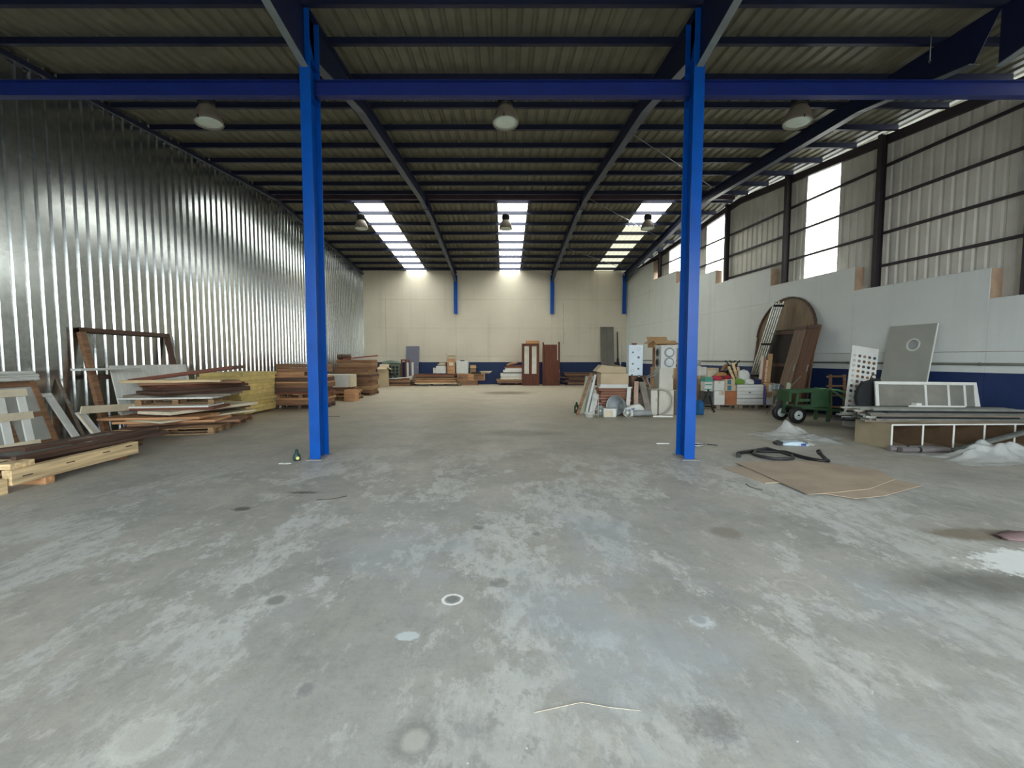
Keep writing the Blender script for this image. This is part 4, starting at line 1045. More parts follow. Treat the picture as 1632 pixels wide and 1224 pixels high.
t = thing('brown_door', 'plain red-brown door still in its jambs at the back', 'door', (2.85, 26.05, 0), (R(-3), 0, R(1)))
MB().bb(-0.43, 0.36, -0.045, 0, 0, 2.5).build('leaf', W_redz, t, 0.004)
MB().bb(-0.52, -0.44, -0.1, 0.06, 0, 2.63).build('jamb', W_redz, t, 0.004); MB().bb(0.44, 0.53, -0.1, 0.06, 0, 2.66).build('jamb', W_redz, t, 0.004)
MB().bb(0.36, 0.44, -0.06, 0.02, 0, 1.55).build('stop_strip', W_redz, t, 0.004)
for zc in (0.35, 0.85): MB().bb(0.47, 0.50, -0.105, -0.1, zc, zc + 0.08).build('hinge', P_steel, t)
GB = 'dark planks in the low pile by the far right corner'
rr = random.Random(21)
for i in range(9):
    slab('dark_plank', '%s plank bundle, %s up in the low pile right of the doors' % (('dark', 'brown', 'blackish')[i % 3], ORD[i]), 'plank', (rr.uniform(1.8, 2.5), rr.uniform(0.6, 0.9), 0.085), (W_dark, W_brown, W_dark)[i % 3], (4.75 + rr.uniform(-0.15, 0.2), 26.6, 0.0875 * i), (0, 0, R(rr.uniform(-5, 5))), GB)
t = lean('grey_boarding', 'tall dark grey double panel leaning in the far right corner', 'panel', 'B', 6.55, 0.55, 3.75)
MB().bb(-0.42, -0.005, -0.05, 0, 0, 3.7).build('board', mat('grey_boarding', (0.43, 0.42, 0.39), 0.7, 0, 0.1, 2), t); MB().bb(0.005, 0.42, -0.05, 0, 0, 3.7).build('board', MATS['grey_boarding'], t)
t = lean('dark_pole', 'thin dark pole standing in the far right corner', 'pole', 'B', 7.22, 0.4, 3.4)
MB().tube([(0, -0.05, 0), (0, -0.05, 1.6), (0, -0.05, 1.7), (0, -0.05, 3.3)], [0.07, 0.07, 0.035, 0.03], 10).build('pole', P_black, t); MB().lathe([(0.045, 3.3), (0.045, 3.38), (0.0, 3.4)], 8, Matrix.Translation((0, -0.05, 0))).build('cap', P_steel, t)
t = lean('white_pipe', 'white plastic pipe leaning beside the dark pole', 'pipe', 'B', 7.4, 0.35, 2.9)
MB().tube([(0, -0.05, 0), (0, -0.05, 2.85)], 0.045, 10).build('pipe', P_white, t); MB().tube([(0, -0.05, 1.2), (0, -0.05, 1.3)], 0.055, 10).build('socket', P_grey, t)
# ================================================================ THE JUNK LEFT OF THE RIGHT COLUMN
def stick(name, label, cat, p, q, wd, th, m, group=None, up=(0, 1, 0)):
    """board between two points; origin at the lower end"""
    p, q = Vector(p), Vector(q)
    o = MB().bar((0, 0, 0), q - p, wd, th, up).build(name, m, None, 0.003, tuple(p))
    return tag(o, label, cat, group)
GS = 'planks leaning at the end of the terracotta stack'
stick('white_plank', 'long white plank leaning foremost at the terracotta stack', 'plank', (2.36, 12.35, 0.0), (2.72, 12.75, 1.17), 0.06, 0.04, P_white, GS)
stick('green_white_board', 'pale greenish board, leftmost of the leaning planks', 'board', (2.28, 12.75, 0.0), (2.55, 12.95, 1.08), 0.16, 0.03, mat('pale_green_paint', (0.76, 0.80, 0.70), 0.6), GS)
stick('brown_plank', 'brown plank leaning between the white ones', 'plank', (2.14, 12.45, 0.0), (2.60, 12.74, 1.22), 0.09, 0.03, W_brown, GS)
stick('white_board', 'short wide white board leaning against the long white plank', 'board', (2.50, 12.28, 0.0), (2.70, 12.50, 0.62), 0.15, 0.02, P_white, GS)
t = thing('grey_door_end', 'grey board with small round ports standing beside the terracotta stack', 'board', (2.65, 13.12, 0), (R(-2), 0, R(2)))
MB().bb(-0.16, 0.13, -0.04, 0, 0, 1.12).build('board', mat('grey_plaster', (0.66, 0.67, 0.66), 0.7), t, 0.004)
for zc in (0.78, 0.95): MB().disc(Matrix.Translation((0.06, -0.04, zc)) @ Matrix.Rotation(R(90), 4, 'X'), 0.032, 0.008, 12).build('port', P_black, t)
P_terra = wood('terracotta_board', (0.56, 0.36, 0.27), axis=0, rnd=0.15)
P_terra2 = wood('pale_terracotta_board', (0.68, 0.50, 0.41), axis=0, rnd=0.15)
rr = random.Random(7); z = 0.0
for i in range(19):
    th = 0.0405
    slab('terracotta_board', 'thin terracotta board, %s in the striped stack under the pale carton' % (ORD[i] if i == 0 else ('topmost' if i == 18 else ORD[i] + ' from the floor')), 'board', (0.92, 0.6, th - 0.010), (P_terra, P_terra2)[i % 2], (3.33 + rr.uniform(-0.05, 0.05), 13.05 + rr.uniform(-0.03, 0.03), z), (0, 0, R(rr.uniform(-3, 3))), 'striped terracotta boards', 0.002)
    z += th
slab('white_rail', 'thin white rail on top of the terracotta stack', 'rail', (1.0, 0.08, 0.035), P_white, (3.33, 12.79, z), (0, 0, R(-1)))
slab('paper_pile', 'flat white paper pile under the pale carton', 'paper', (0.85, 0.42, 0.11), P_white, (3.32, 13.1, z), (0, 0, R(1)))
carton('long pale cardboard carton on the terracotta stack', (3.32, 13.1, z + 0.11), R(1), (0.84, 0.5, 0.33), P_cardpale, tape=False)
t = thing('flattened_carton', 'flattened pale carton with pointed flaps on the long carton', 'carton', (3.25, 13.1, z + 0.445), R(2))
MB().prism([(-0.5, 0.06), (-0.32, 0.0), (0.42, 0.0), (0.42, 0.18), (-0.1, 0.22), (-0.32, 0.25)], lambda p, q, s_: (p, s_, q), -0.22, 0.22).build('body', P_cardpale, t, 0.01); MB().box((0.28, -0.05, 0.2), (0.4, 0.4, 0.008), (0, R(14), 0)).build('flap', P_cardpale, t)
# old lamp reflector lying on its side and small goods on the floor
t = thing('lamp_reflector', 'grey metal lamp reflector lying tipped in front of the terracotta stack', 'reflector', (3.2, 12.3, 0.30), (R(-98), R(0), R(-48)))
MB().lathe([(0.30, 0.0), (0.29, 0.06), (0.24, 0.2), (0.16, 0.32), (0.10, 0.38), (0.09, 0.37), (0.15, 0.31), (0.23, 0.19), (0.28, 0.05), (0.285, 0.0), (0.30, 0.0)], 24, Matrix.Translation((0, 0.0, 0)), caps=False).build('shell', mat('grey_shade_metal', (0.68, 0.71, 0.72), 0.4, 0.3), t)
MB().lathe([(0.10, 0.37), (0.10, 0.5), (0.0, 0.51)], 16, Matrix.Translation((0, 0.0, 0))).build('socket', P_grey, t)
t = thing('plastic_tub', 'low white plastic tub on the floor before the wire rack', 'tub', (2.40, 12.0, 0))
MB().lathe([(0.11, 0.0), (0.135, 0.11), (0.145, 0.115), (0.145, 0.13), (0.13, 0.13), (0.105, 0.012), (0.0, 0.012)], 22).build('tub', P_white, t); MB().lathe([(0.15, 0.1), (0.155, 0.105), (0.155, 0.12), (0.147, 0.125)], 22).build('rim', P_white, t)
t = thing('white_container', 'white plastic container with dusty front beside the tub', 'container', (2.98, 12.05, 0), R(-6))
MB().bb(-0.18, 0.18, -0.14, 0.14, 0, 0.24).build('body', P_white, t, 0.03); MB().bb(-0.15, 0.08, -0.146, -0.14, 0.03, 0.2).build('front_panel', P_cream, t, 0.01); MB().bb(-0.19, 0.19, -0.15, 0.15, 0.235, 0.255).build('lid', P_white, t, 0.01)
t = thing('desk_fan', 'small round white fan lying on the floor by the grey duct', 'fan', (3.47, 12.0, 0.13), (R(80), 0, R(15)))
for r in (0.13, 0.09, 0.05): MB().tube([(r * math.cos(a), r * math.sin(a), 0.04) for a in [i * math.pi / 10 for i in range(20)]], 0.009 if r > 0.1 else 0.005, 6, True).build('grille_ring', P_white, t)
MB().lathe([(0.0, 0.05), (0.035, 0.045), (0.05, 0.0), (0.04, -0.09), (0.0, -0.1)], 16).build('motor', P_white, t)
for k in range(3): MB().box((0.06 * math.cos(k * 2.094), 0.06 * math.sin(k * 2.094), 0.02), (0.09, 0.05, 0.006), (R(20), 0, k * 2.094)).build('blade', P_grey, t)
t = thing('grey_duct', 'short grey pipe with white collar lying on the floor', 'pipe', (3.72, 12.1, 0.1), (0, R(88), R(-8)))
MB().tube([(0, 0, -0.12), (0, 0, 0.45)], 0.085, 16).build('pipe', mat('grey_plastic', (0.60, 0.62, 0.62), 0.5), t); MB().tube([(0, 0, -0.14), (0, 0, -0.06)], 0.1, 16).build('collar', P_white, t)
t = thing('blue_white_sack', 'blue and white plastic sack slumped behind the small fan', 'sack', (3.74, 12.3, 0.0), R(0))
MB().prism([(-0.4, 0.0), (0.38, 0.0), (0.42, 0.22), (0.2, 0.36), (-0.15, 0.30), (-0.42, 0.16)], lambda p, q, s_: (p * 0.75, s_, q), -0.08, 0.08).build('sack', P_white, t, 0.05); MB().prism([(-0.3, 0.12), (-0.05, 0.12), (0.02, 0.24), (-0.2, 0.2)], lambda p, q, s_: (p * 0.75, s_, q), -0.088, -0.078).build('print', mat('sack_blue', (0.35, 0.45, 0.62), 0.6), t)
t = thing('wire_rack', 'white wire rack standing beside the leaning planks', 'rack', (2.62, 12.2, 0.0), R(10))
for x in (-0.06, 0.06):
    for y in (-0.06, 0.06): MB().tube([(x, y, 0), (x, y, 0.62)], 0.008, 6).build('post', P_white, t)
for zc in (0.05, 0.2, 0.34, 0.48, 0.61): MB().tube([(-0.06, -0.06, zc), (0.06, -0.06, zc), (0.06, 0.06, zc), (-0.06, 0.06, zc)], 0.006, 6, True).build('hoop', P_white, t)
t = thing('glass_jar', 'dusty glass jar lying against the white wire rack', 'jar', (2.80, 12.36, 0.0))
MB().lathe([(0.08, 0), (0.1, 0.03), (0.1, 0.2), (0.06, 0.25), (0.06, 0.29), (0.055, 0.29), (0.055, 0.25), (0.09, 0.2), (0.09, 0.03), (0.0, 0.02)], 18).build('jar', P_glass, t); MB().lathe([(0.065, 0.285), (0.065, 0.31), (0.0, 0.312)], 16).build('lid', P_steel, t)
t = thing('green_bottle', 'dark green bottle behind the leaning planks', 'bottle', (2.2, 12.95, 0))
MB().lathe([(0.0, 0.0), (0.07, 0.0), (0.075, 0.02), (0.075, 0.2), (0.03, 0.28), (0.028, 0.34), (0.0, 0.34)], 16).build('bottle', mat('green_glass', (0.16, 0.24, 0.13), 0.2), t); MB().lathe([(0.032, 0.33), (0.032, 0.365), (0, 0.365)], 12).build('cap', P_white, t)

# white cabinet with small ports, on a dark chest
t = thing('dark_chest', 'dark brown chest carrying the white ported cabinet', 'chest', (4.14, 13.32, 0), R(0))
MB().bb(-0.26, 0.28, -0.25, 0.3, 0, 1.13).build('body', W_dark, t, 0.01); MB().bb(-0.24, 0.26, -0.262, -0.25, 0.58, 1.10).build('door', W_brown, t, 0.004); MB().bb(-0.24, 0.26, -0.262, -0.25, 0.03, 0.55).build('door', W_brown, t, 0.004)
t = thing('ported_cabinet', 'tall white cabinet with seven small round ports on the dark chest', 'cabinet', (4.04, 13.28, 1.131), R(-6))
MB().bb(-0.21, 0.21, -0.2, 0.2, 0, 0.94).build('body', mat('cool_white', (0.82, 0.88, 0.92), 0.4, 0, 0.03, 2), t, 0.008)
for x, zc, r in ((0.08, 0.82, 0.05), (-0.09, 0.71, 0.035), (0.08, 0.56, 0.045), (-0.09, 0.36, 0.035), (0.08, 0.21, 0.038), (-0.1, 0.15, 0.052), (-0.11, 0.02, 0.04)):
    f = MB().ring(Matrix.Translation((x, -0.2, zc)) @ Matrix.Rotation(R(90), 4, 'X'), r * 0.62, r, 0.012, 18).build('port_ring', P_steel, t)
    MB().disc(Matrix.Translation((x, -0.198, zc)) @ Matrix.Rotation(R(90), 4, 'X'), r * 0.62, 0.008, 14).build('port_glass', P_black if r < 0.05 else P_white, f)
t = thing('clay_pot', 'small brown clay pot on top of the white ported cabinet', 'pot', (4.02, 13.28, 2.071)); MB().lathe([(0.06, 0), (0.09, 0.05), (0.05, 0.06), (0.0, 0.06)], 14).build('pot', W_red, t); MB().lathe([(0.03, 0.06), (0.035, 0.09), (0.0, 0.1)], 12).build('knob', P_white, t)
# black sack and tangled grey tube frames in the middle
t = thing('black_sack', 'black sack slumped between the carton and the ported cabinet', 'sack', (4.06, 12.85, 0.622))
m_ = Matrix.Translation((0, 0, 0.24)) @ Matrix.Diagonal((0.18, 0.15, 0.24, 1)); MB().lathe([(0.0, -1.0), (0.6, -0.95), (0.95, -0.5), (1.0, 0.0), (0.8, 0.55), (0.4, 0.9), (0.15, 1.05), (0.2, 1.2), (0.0, 1.2)], 14, m_).build('sack', mat('black_plastic', (0.10, 0.09, 0.09), 0.35), t); MB().lathe([(0.2, 0.98), (0.22, 1.04), (0.2, 1.1)], 12, m_).build('tie', P_white, t)
slab('grey_chest', 'low greyish chest under the black sack', 'chest', (0.3, 0.3, 0.62), W_greyed, (4.06, 12.86, 0))
t = thing('tube_chair', 'bent grey tube chair frame upside down beside the beige cabinets', 'chair', (4.46, 12.46, 0), R(0))
P_tube = mat('grey_tube', (0.58, 0.57, 0.55), 0.5, 0.2)
for y in (0.0, 0.34):
    MB().tube([(-0.22, y, 0.75), (-0.2, y, 0.85), (-0.25, y, 0.95), (-0.3, y, 1.08), (-0.12, y, 1.15), (0.0, y, 1.22), (0.06, y, 1.38)], 0.016, 8).build('side_tube', P_tube, t)
MB().tube([(-0.2, 0, 0.85), (-0.2, 0.34, 0.85)], 0.014, 8).build('cross_tube', P_tube, t); MB().tube([(0.0, 0, 1.22), (0.0, 0.34, 1.22)], 0.014, 8).build('cross_tube', P_tube, t)
MB().bb(-0.3, -0.06, 0.02, 0.32, 1.10, 1.12).build('seat', W_dark, t, 0.005)
stick('pinkish_board', 'narrow pinkish board leaning before the black sack', 'board', (3.86, 12.48, 0.0), (3.92, 12.66, 0.98), 0.13, 0.02, mat('pinkish_ply', (0.70, 0.60, 0.53), 0.7))
stick('pale_board', 'pale short board leaning at the right end of the terracotta stack', 'board', (3.62, 12.5, 0.0), (3.72, 12.7, 0.78), 0.12, 0.02, P_white)
stick('grey_felt_roll', 'dusty grey felt roll leaning against the beige cabinets', 'roll', (4.16, 12.2, 0.0), (4.06, 12.6, 0.95), 0.17, 0.12, mat('grey_felt', (0.52, 0.50, 0.46), 0.9))
stick('flat_bar', 'thin white bar lying on the floor before the beige cabinets', 'bar', (4.2, 12.0, 0.02), (4.75, 11.97, 0.02), 0.05, 0.03, P_white)
# beige cabinets
P_beige = mat('beige_cabinet', (0.82, 0.81, 0.76), 0.55, 0, 0.05, 2, rnd=0.05, dirt=(0.6, 0.57, 0.5), dirt_amt=0.4)
def cabinet(label, x0, x1, y0, d, z0, h, m=P_beige, rz=0):
    t = thing('beige_cabinet', label, 'cabinet', ((x0 + x1) / 2, y0 + d / 2, z0), rz, 'beige cabinets beside the right column')
    wd = x1 - x0
    MB().bb(-wd / 2, wd / 2, -d / 2 + 0.018, d / 2, 0, h).build('carcass', m, t, 0.005)
    MB().bb(-wd / 2 + 0.008, wd / 2 - 0.008, -d / 2, -d / 2 + 0.018, 0.01, h - 0.01).build('door', m, t, 0.004)
    MB().bb(wd / 2 - 0.05, wd / 2 - 0.035, -d / 2 - 0.02, -d / 2, h * 0.55, h * 0.55 + 0.1).build('handle', P_grey, t)
    return t
cabinet('narrow beige cabinet, left of the three on the floor', 4.29, 4.49, 12.45, 0.5, 0, 0.73)
cabinet('wide beige cabinet on the floor under the lamp box', 4.55, 4.99, 12.5, 0.55, 0, 0.72)
cabinet('narrow beige cabinet, right of the three on the floor', 5.06, 5.25, 12.45, 0.5, 0, 0.70)
cabinet('upper beige cabinet under the box with two chrome lamps', 4.56, 4.98, 12.55, 0.45, 0.72, 0.65)
t = thing('lamp_box', 'white box with two round chrome lamps, on the upper beige cabinet', 'lamp', (4.80, 12.78, 1.37), R(2))
MB().bb(-0.22, 0.24, -0.24, 0.22, 0, 0.68).build('housing', P_white, t, 0.012)
P_chrome = mat('chrome', (0.90, 0.91, 0.90), 0.18, 0.85, 0.03)
for zc in (0.46, 0.17):
    f = MB().ring(Matrix.Translation((0.02, -0.24, zc)) @ Matrix.Rotation(R(90), 4, 'X'), 0.105, 0.145, 0.025, 26).build('bezel', P_steel, t)
    MB().lathe([(0.105, 0.02), (0.09, 0.0), (0.055, -0.02), (0.0, -0.028)], 22, Matrix.Translation((0.02, -0.262, zc)) @ Matrix.Rotation(R(90), 4, 'X')).build('reflector', P_chrome, f)
    f = MB().ring(Matrix.Translation((-0.22, 0.0, zc)) @ Matrix.Rotation(R(-90), 4, 'Y'), 0.09, 0.13, 0.02, 22).build('side_bezel', P_steel, t)
    MB().disc(Matrix.Translation((-0.22, 0.0, zc)) @ Matrix.Rotation(R(-90), 4, 'Y'), 0.09, 0.01, 18).build('side_lamp', P_black, f)
slab('clay_tile', 'reddish clay tile lying on the white lamp box', 'tile', (0.22, 0.16, 0.03), W_red, (4.72, 12.85, 2.05), (0, 0, R(10)))
t = thing('grey_hose', 'curved grey hose hanging over the beige cabinets', 'hose', (4.62, 12.4, 0.72))
MB().tube([(-0.35, 0.06, 0.02), (-0.1, 0.0, 0.05), (0.15, -0.04, 0.0), (0.26, -0.06, -0.2), (0.24, -0.06, -0.45), (0.1, -0.1, -0.62), (-0.08, -0.14, -0.69)], 0.028, 10).build('hose', mat('pale_hose', (0.68, 0.66, 0.62), 0.5), t); MB().tube([(-0.08, -0.14, -0.69), (-0.16, -0.16, -0.695)], 0.034, 10).build('end_collar', P_grey, t)
stick('brown_batten', 'thin brown batten standing right of the beige cabinets', 'batten', (5.04, 12.42, 0.0), (5.05, 12.46, 1.95), 0.03, 0.025, W_brown)
# cartons behind, half hidden by the column
carton('brown carton half behind the column, under the tall one', (5.25, 13.95, 0.0), R(0), (0.75, 0.6, 1.38), P_card, tape=True)
carton('tall darker brown carton half behind the column', (5.2, 13.95, 1.386), R(-4), (0.6, 0.5, 0.62), mat('dark_card', (0.55, 0.37, 0.22), 0.85))
carton('open brown carton on top of the tall one behind the column', (5.1, 13.95, 2.01), R(6), (0.7, 0.45, 0.22), P_card, flaps=True)
carton('magenta box peeping out beside the column', (5.46, 12.9, 0.726), R(-5), (0.3, 0.35, 0.25), mat('magenta_card', (0.72, 0.30, 0.45), 0.6), tape=False)
carton('white box on the magenta box beside the column', (5.46, 12.92, 0.982), R(8), (0.26, 0.3, 0.12), P_white, tape=False)
carton('dark blue crate under the magenta box beside the column', (5.46, 12.9, 0.0), R(0), (0.28, 0.45, 0.72), mat('dark_blue_crate', (0.16, 0.20, 0.36), 0.5), tape=False)

# ================================================================ BOXES RIGHT OF THE COLUMN
pallet('weathered pallet under the boxes right of the column', (7.0, 14.3, 0), R(0), (1.3, 0.8), W_greyed, 'pallets at the right')
pallet('weathered pallet under the white drawers at the right', (8.25, 14.3, 0), R(0), (1.15, 0.8), W_greyed, 'pallets at the right')
pz = 0.144
t = thing('drawer_stack', 'stack of white drawers with a dark catch, right of the column', 'drawers', (8.06, 14.3, pz), R(0))
for i, (z0, z1) in enumerate(((0.0, 0.09), (0.092, 0.2), (0.215, 0.33), (0.332, 0.45), (0.452, 0.57), (0.572, 0.66))):
    f = MB().bb(-0.43, 0.43, -0.35 + 0.004 * (i % 2), 0.3, z0, z1 - 0.003).build('drawer', P_white, t, 0.006)
    if i == 3: MB().bb(-0.04, 0.02, -0.36, -0.345, z0 + 0.05, z0 + 0.08).build('catch', P_black, f)
carton('terracotta coloured carton on the pallet right of the column', (7.41, 14.1, pz), R(0), (0.38, 0.4, 0.44), mat('terracotta_card', (0.66, 0.42, 0.28), 0.8), tape=False)
carton('pale carton with blue print on the terracotta carton', (7.42, 14.15, pz + 0.445), R(-3), (0.36, 0.35, 0.2), P_cardpale, tape=False, mark=((0.25, 0.45, 0.55), (-0.25, 0.1, 0.1, 0.9)))
carton('smaller pale carton with blue print, upper of the two', (7.40, 14.15, pz + 0.648), R(2), (0.34, 0.33, 0.18), P_cardpale, tape=False, mark=((0.25, 0.45, 0.55), (-0.25, 0.1, 0.1, 0.9)))
carton('white carton on the pallet between column and terracotta carton', (7.01, 14.05, pz), R(0), (0.34, 0.4, 0.46), P_white, mark=((0.75, 0.68, 0.58), (0.1, 0.45, 0.7, 0.98)))
carton('white paper-wrapped carton above the lower white one', (7.0, 14.05, pz + 0.466), R(-2), (0.33, 0.38, 0.32), P_white)
P_teal = mat('teal_print', (0.30, 0.62, 0.55), 0.6)
for i in range(3):
    carton('white and teal carton, %s of three beside the column' % ('lowest', 'middle', 'top')[i], (6.69, 14.1, 0.585 + i * 0.155), R(3 * i - 3), (0.26, 0.3, 0.15), P_white if i < 2 else P_teal, tape=False, mark=((0.30, 0.62, 0.55), (-0.45, 0.4, 0.3, 0.55)))
carton('dark grey crate under the teal cartons beside the column', (6.68, 14.1, pz), R(0), (0.28, 0.35, 0.436), mat('dark_grey_crate', (0.22, 0.23, 0.23), 0.6), tape=False)
def lump(name, label, cat, loc, rad, m, seed, rz=0, knot=None):
    """soft crumpled bundle resting on its underside"""
    rr = random.Random(seed); b = MB(); nu, nv = 18, 10; vs = []; fs = []
    ph = [rr.uniform(0, 6.28) for _ in range(8)]
    for j in range(nv + 1):
        v = j / nv * math.pi
        for i in range(nu):
            u = i / nu * 2 * math.pi
            k = 1 + 0.16 * math.sin(3 * u + ph[0] + 2 * v) + 0.10 * math.sin(5 * u - 3 * v + ph[1]) + 0.07 * math.sin(8 * u + 5 * v + ph[2])
            zz_ = -math.cos(v)
            vs.append((rad[0] * math.sin(v) * math.cos(u) * k, rad[1] * math.sin(v) * math.sin(u) * k, rad[2] * (max(zz_, -0.55) + 0.55) / 1.55 * (1 + 0.25 * math.sin(2 * u + ph[3]) * math.sin(v)) * 2))
    for j in range(nv):
        for i in range(nu):
            i2 = (i + 1) % nu
            fs.append((j * nu + i, j * nu + i2, (j + 1) * nu + i2, (j + 1) * nu + i))
    b.add(vs, fs, True)
    t = thing(name, label, cat, loc, rz)
    b.build('bundle', m, t)
    kx = MB().lathe([(0.0, 0.0), (0.03, 0.01), (0.02, 0.05), (0.045, 0.09), (0.0, 0.1)], 10, Matrix.Translation((0, 0, rad[2] * 1.75)))
    kx.build('twisted_neck', m if knot is None else knot, t) if rad[2] > 0.1 else MB().box((rad[0] * 0.3, 0, rad[2] * 0.9), (rad[0] * 0.8, rad[1] * 0.5, rad[2] * 0.5), (0.2, 0.15, 0.5)).build('fold', m, t, 0.004)
    return t
def cloth(c): return mat('cloth_%02d%02d%02d' % tuple(int(x * 99) for x in c), c, 0.85, 0, 0.12, 6, bump=0.3)
lump('red_cloth', 'crumpled red cloth on the white paper-wrapped carton', 'cloth', (6.99, 14.05, pz + 0.794), (0.15, 0.14, 0.075), cloth((0.72, 0.20, 0.28)), 1)
lump('red_hat', 'darker red cap beside the crumpled red cloth', 'cap', (7.38, 14.15, pz + 0.835), (0.12, 0.12, 0.06), cloth((0.62, 0.14, 0.22)), 2)
lump('green_bag', 'bright green bag among the boxes right of the column', 'bag', (7.80, 14.15, pz + 0.662), (0.15, 0.13, 0.09), cloth((0.45, 0.60, 0.24)), 3)
lump('olive_cloth', 'pale green crumpled cloth behind the red cloth', 'cloth', (7.62, 14.42, pz + 0.72), (0.14, 0.1, 0.07), cloth((0.52, 0.62, 0.42)), 4)
lump('white_bag', 'crumpled white plastic bag on the white drawers', 'bag', (8.1, 14.1, pz + 0.662), (0.2, 0.12, 0.085), P_white, 5)
lump('white_paper_bundle', 'crumpled white paper bundle heaped above the drawers', 'paper', (8.1, 14.45, pz + 0.662), (0.2, 0.12, 0.22), P_white, 6)
carton('small dark blue box on the right end of the white drawers', (8.33, 14.1, pz + 0.665), R(3), (0.24, 0.2, 0.16), mat('navy_card', (0.12, 0.16, 0.30), 0.6), tape=False)
carton('kraft carton with white label right of the white drawers', (8.65, 14.06, pz + 0.266), R(0), (0.29, 0.34, 0.41), P_card, mark=((0.86, 0.86, 0.84), (-0.1, 0.38, 0.4, 0.95)))
carton('low white carton under the kraft carton', (8.65, 14.06, pz), R(0), (0.29, 0.35, 0.26), P_white)
lump('purple_rag', 'purple-blue rag stuffed beside the white drawers', 'rag', (8.5, 13.88, pz), (0.035, 0.05, 0.3), cloth((0.36, 0.33, 0.52)), 8)
slab('flat_cardboard', 'bent cardboard sheet lying over the kraft carton', 'cardboard', (0.34, 0.36, 0.03), P_card, (8.62, 14.06, pz + 0.69), (0, 0, R(0)))
# second row on top, further back
t = thing('crate_bin', 'long brown crate holding the upper row of junk', 'crate', (7.9, 15.1, 0), R(0))
MB().bb(-0.9, 0.36, -0.2, 0.35, 0, 0.9).build('body', W_pallet, t, 0.01); MB().bb(-0.91, 0.37, -0.22, -0.2, 0.78, 0.9).build('top_slat', W_brown, t)
carton('pale flat-topped carton on the long crate', (7.28, 15.2, 0.905), R(2), (0.5, 0.4, 0.42), P_cardpale, mark=((0.80, 0.78, 0.70), (-0.3, 0.3, 0.2, 0.8)))
t = thing('straw_hat', 'orange-tan hat-shaped basket on the long crate', 'basket', (7.5, 14.75, 0.985)); MB().lathe([(0.30, 0.0), (0.31, 0.02), (0.2, 0.05), (0.16, 0.16), (0.08, 0.19), (0.0, 0.19)], 22).build('crown', mat('straw', (0.72, 0.53, 0.33), 0.85, 0, 0.15, 12), t); MB().lathe([(0.205, 0.05), (0.205, 0.08), (0.19, 0.08)], 22).build('band', W_dark, t)
slab('bread_board', 'brown round-edged slab under the orange-tan basket', 'board', (0.62, 0.4, 0.08), W_orange, (7.5, 14.85, 0.905), (0, 0, R(0)), bevel=0.03)
carton('small black box among the sticks on the long crate', (7.70, 15.15, 0.905), R(0), (0.24, 0.28, 0.32), P_black, tape=False)
for i, (a, b_) in enumerate((((7.98, 14.72, 0.82), (7.80, 14.86, 1.38)), ((8.1, 14.74, 0.82), (7.95, 14.88, 1.5)), ((8.2, 14.74, 0.82), (8.14, 14.9, 1.36)))):
    stick('pale_lath', 'pale lath, %s of three poking out of the junk' % ('left', 'middle', 'right')[i], 'lath', a, b_, 0.09, 0.03, W_pine, 'pale laths in the junk')
t = thing('folding_chair', 'dark folding chair lying over the junk on the long crate', 'chair', (8.02, 15.02, 0.905), R(0))
for y in (0, 0.3): MB().tube([(-0.2, y, 0.3), (0.05, y, 0.45), (0.25, y, 0.68)], 0.02, 8).build('leg', P_black, t); MB().tube([(-0.1, y, 0.68), (0.05, y, 0.5), (0.3, y, 0.3)], 0.02, 8).build('leg', P_black, t)
MB().box((0.0, 0.15, 0.42), (0.45, 0.3, 0.03), (0, R(-30), 0)).build('seat', P_black, t); MB().bb(-0.14, 0.2, 0.02, 0.28, 0, 0.3).build('rack', W_dark, t)
carton('white bucket-shaped carton at the top left by the column', (6.75, 14.75, 1.066), R(12), (0.3, 0.3, 0.3), P_white)
carton('brown carton under the white one by the column', (6.74, 14.95, 0.0), R(0), (0.4, 0.4, 1.06), P_card)
t = thing('plastic_spool', 'white plastic spool standing on the white carton by the column', 'spool', (6.72, 14.75, 1.372)); MB().lathe([(0.08, 0), (0.08, 0.02), (0.03, 0.03), (0.03, 0.16), (0.08, 0.17), (0.08, 0.19), (0, 0.19)], 16).build('spool', P_white, t); MB().lathe([(0.05, 0.035), (0.055, 0.1), (0.05, 0.155)], 14).build('thread', P_grey, t)
# tall boards standing behind the kraft carton
for i, (x, wd, h, m, lb) in enumerate(((8.54, 0.09, 0.88, P_cream, 'tall cream board standing behind the white drawers'), (8.63, 0.07, 0.8, mat('dusty_pink', (0.62, 0.40, 0.38), 0.7), 'tall dusty pink board between cream and pine boards'), (8.71, 0.06, 0.74, W_pine, 'narrow pine board standing left of the tall carton'), (8.80, 0.14, 0.95, P_card, 'tall flattened carton standing below the ladder'))):
    o = MB().box((0, 0, h / 2), (wd, 0.03, h)).build('standing_board', m, None, 0.003, (x - 0.06, 14.14, 0.868), (R(-2), R(5), 0)); tag(o, lb, 'board')
t = thing('dark_cone', 'dark brown wedge-shaped chute behind the white drawers', 'chute', (8.0, 15.25, 0.905)); MB().prism([(-0.15, 0), (0.2, 0), (0.2, 0.55), (0.12, 0.5)], lambda p, q, s_: (p, s_, q), 0.36, 0.6).build('side', W_brown, t); MB().bb(0.2, 0.22, 0.36, 0.6, 0, 0.55).build('back', W_dark, t)
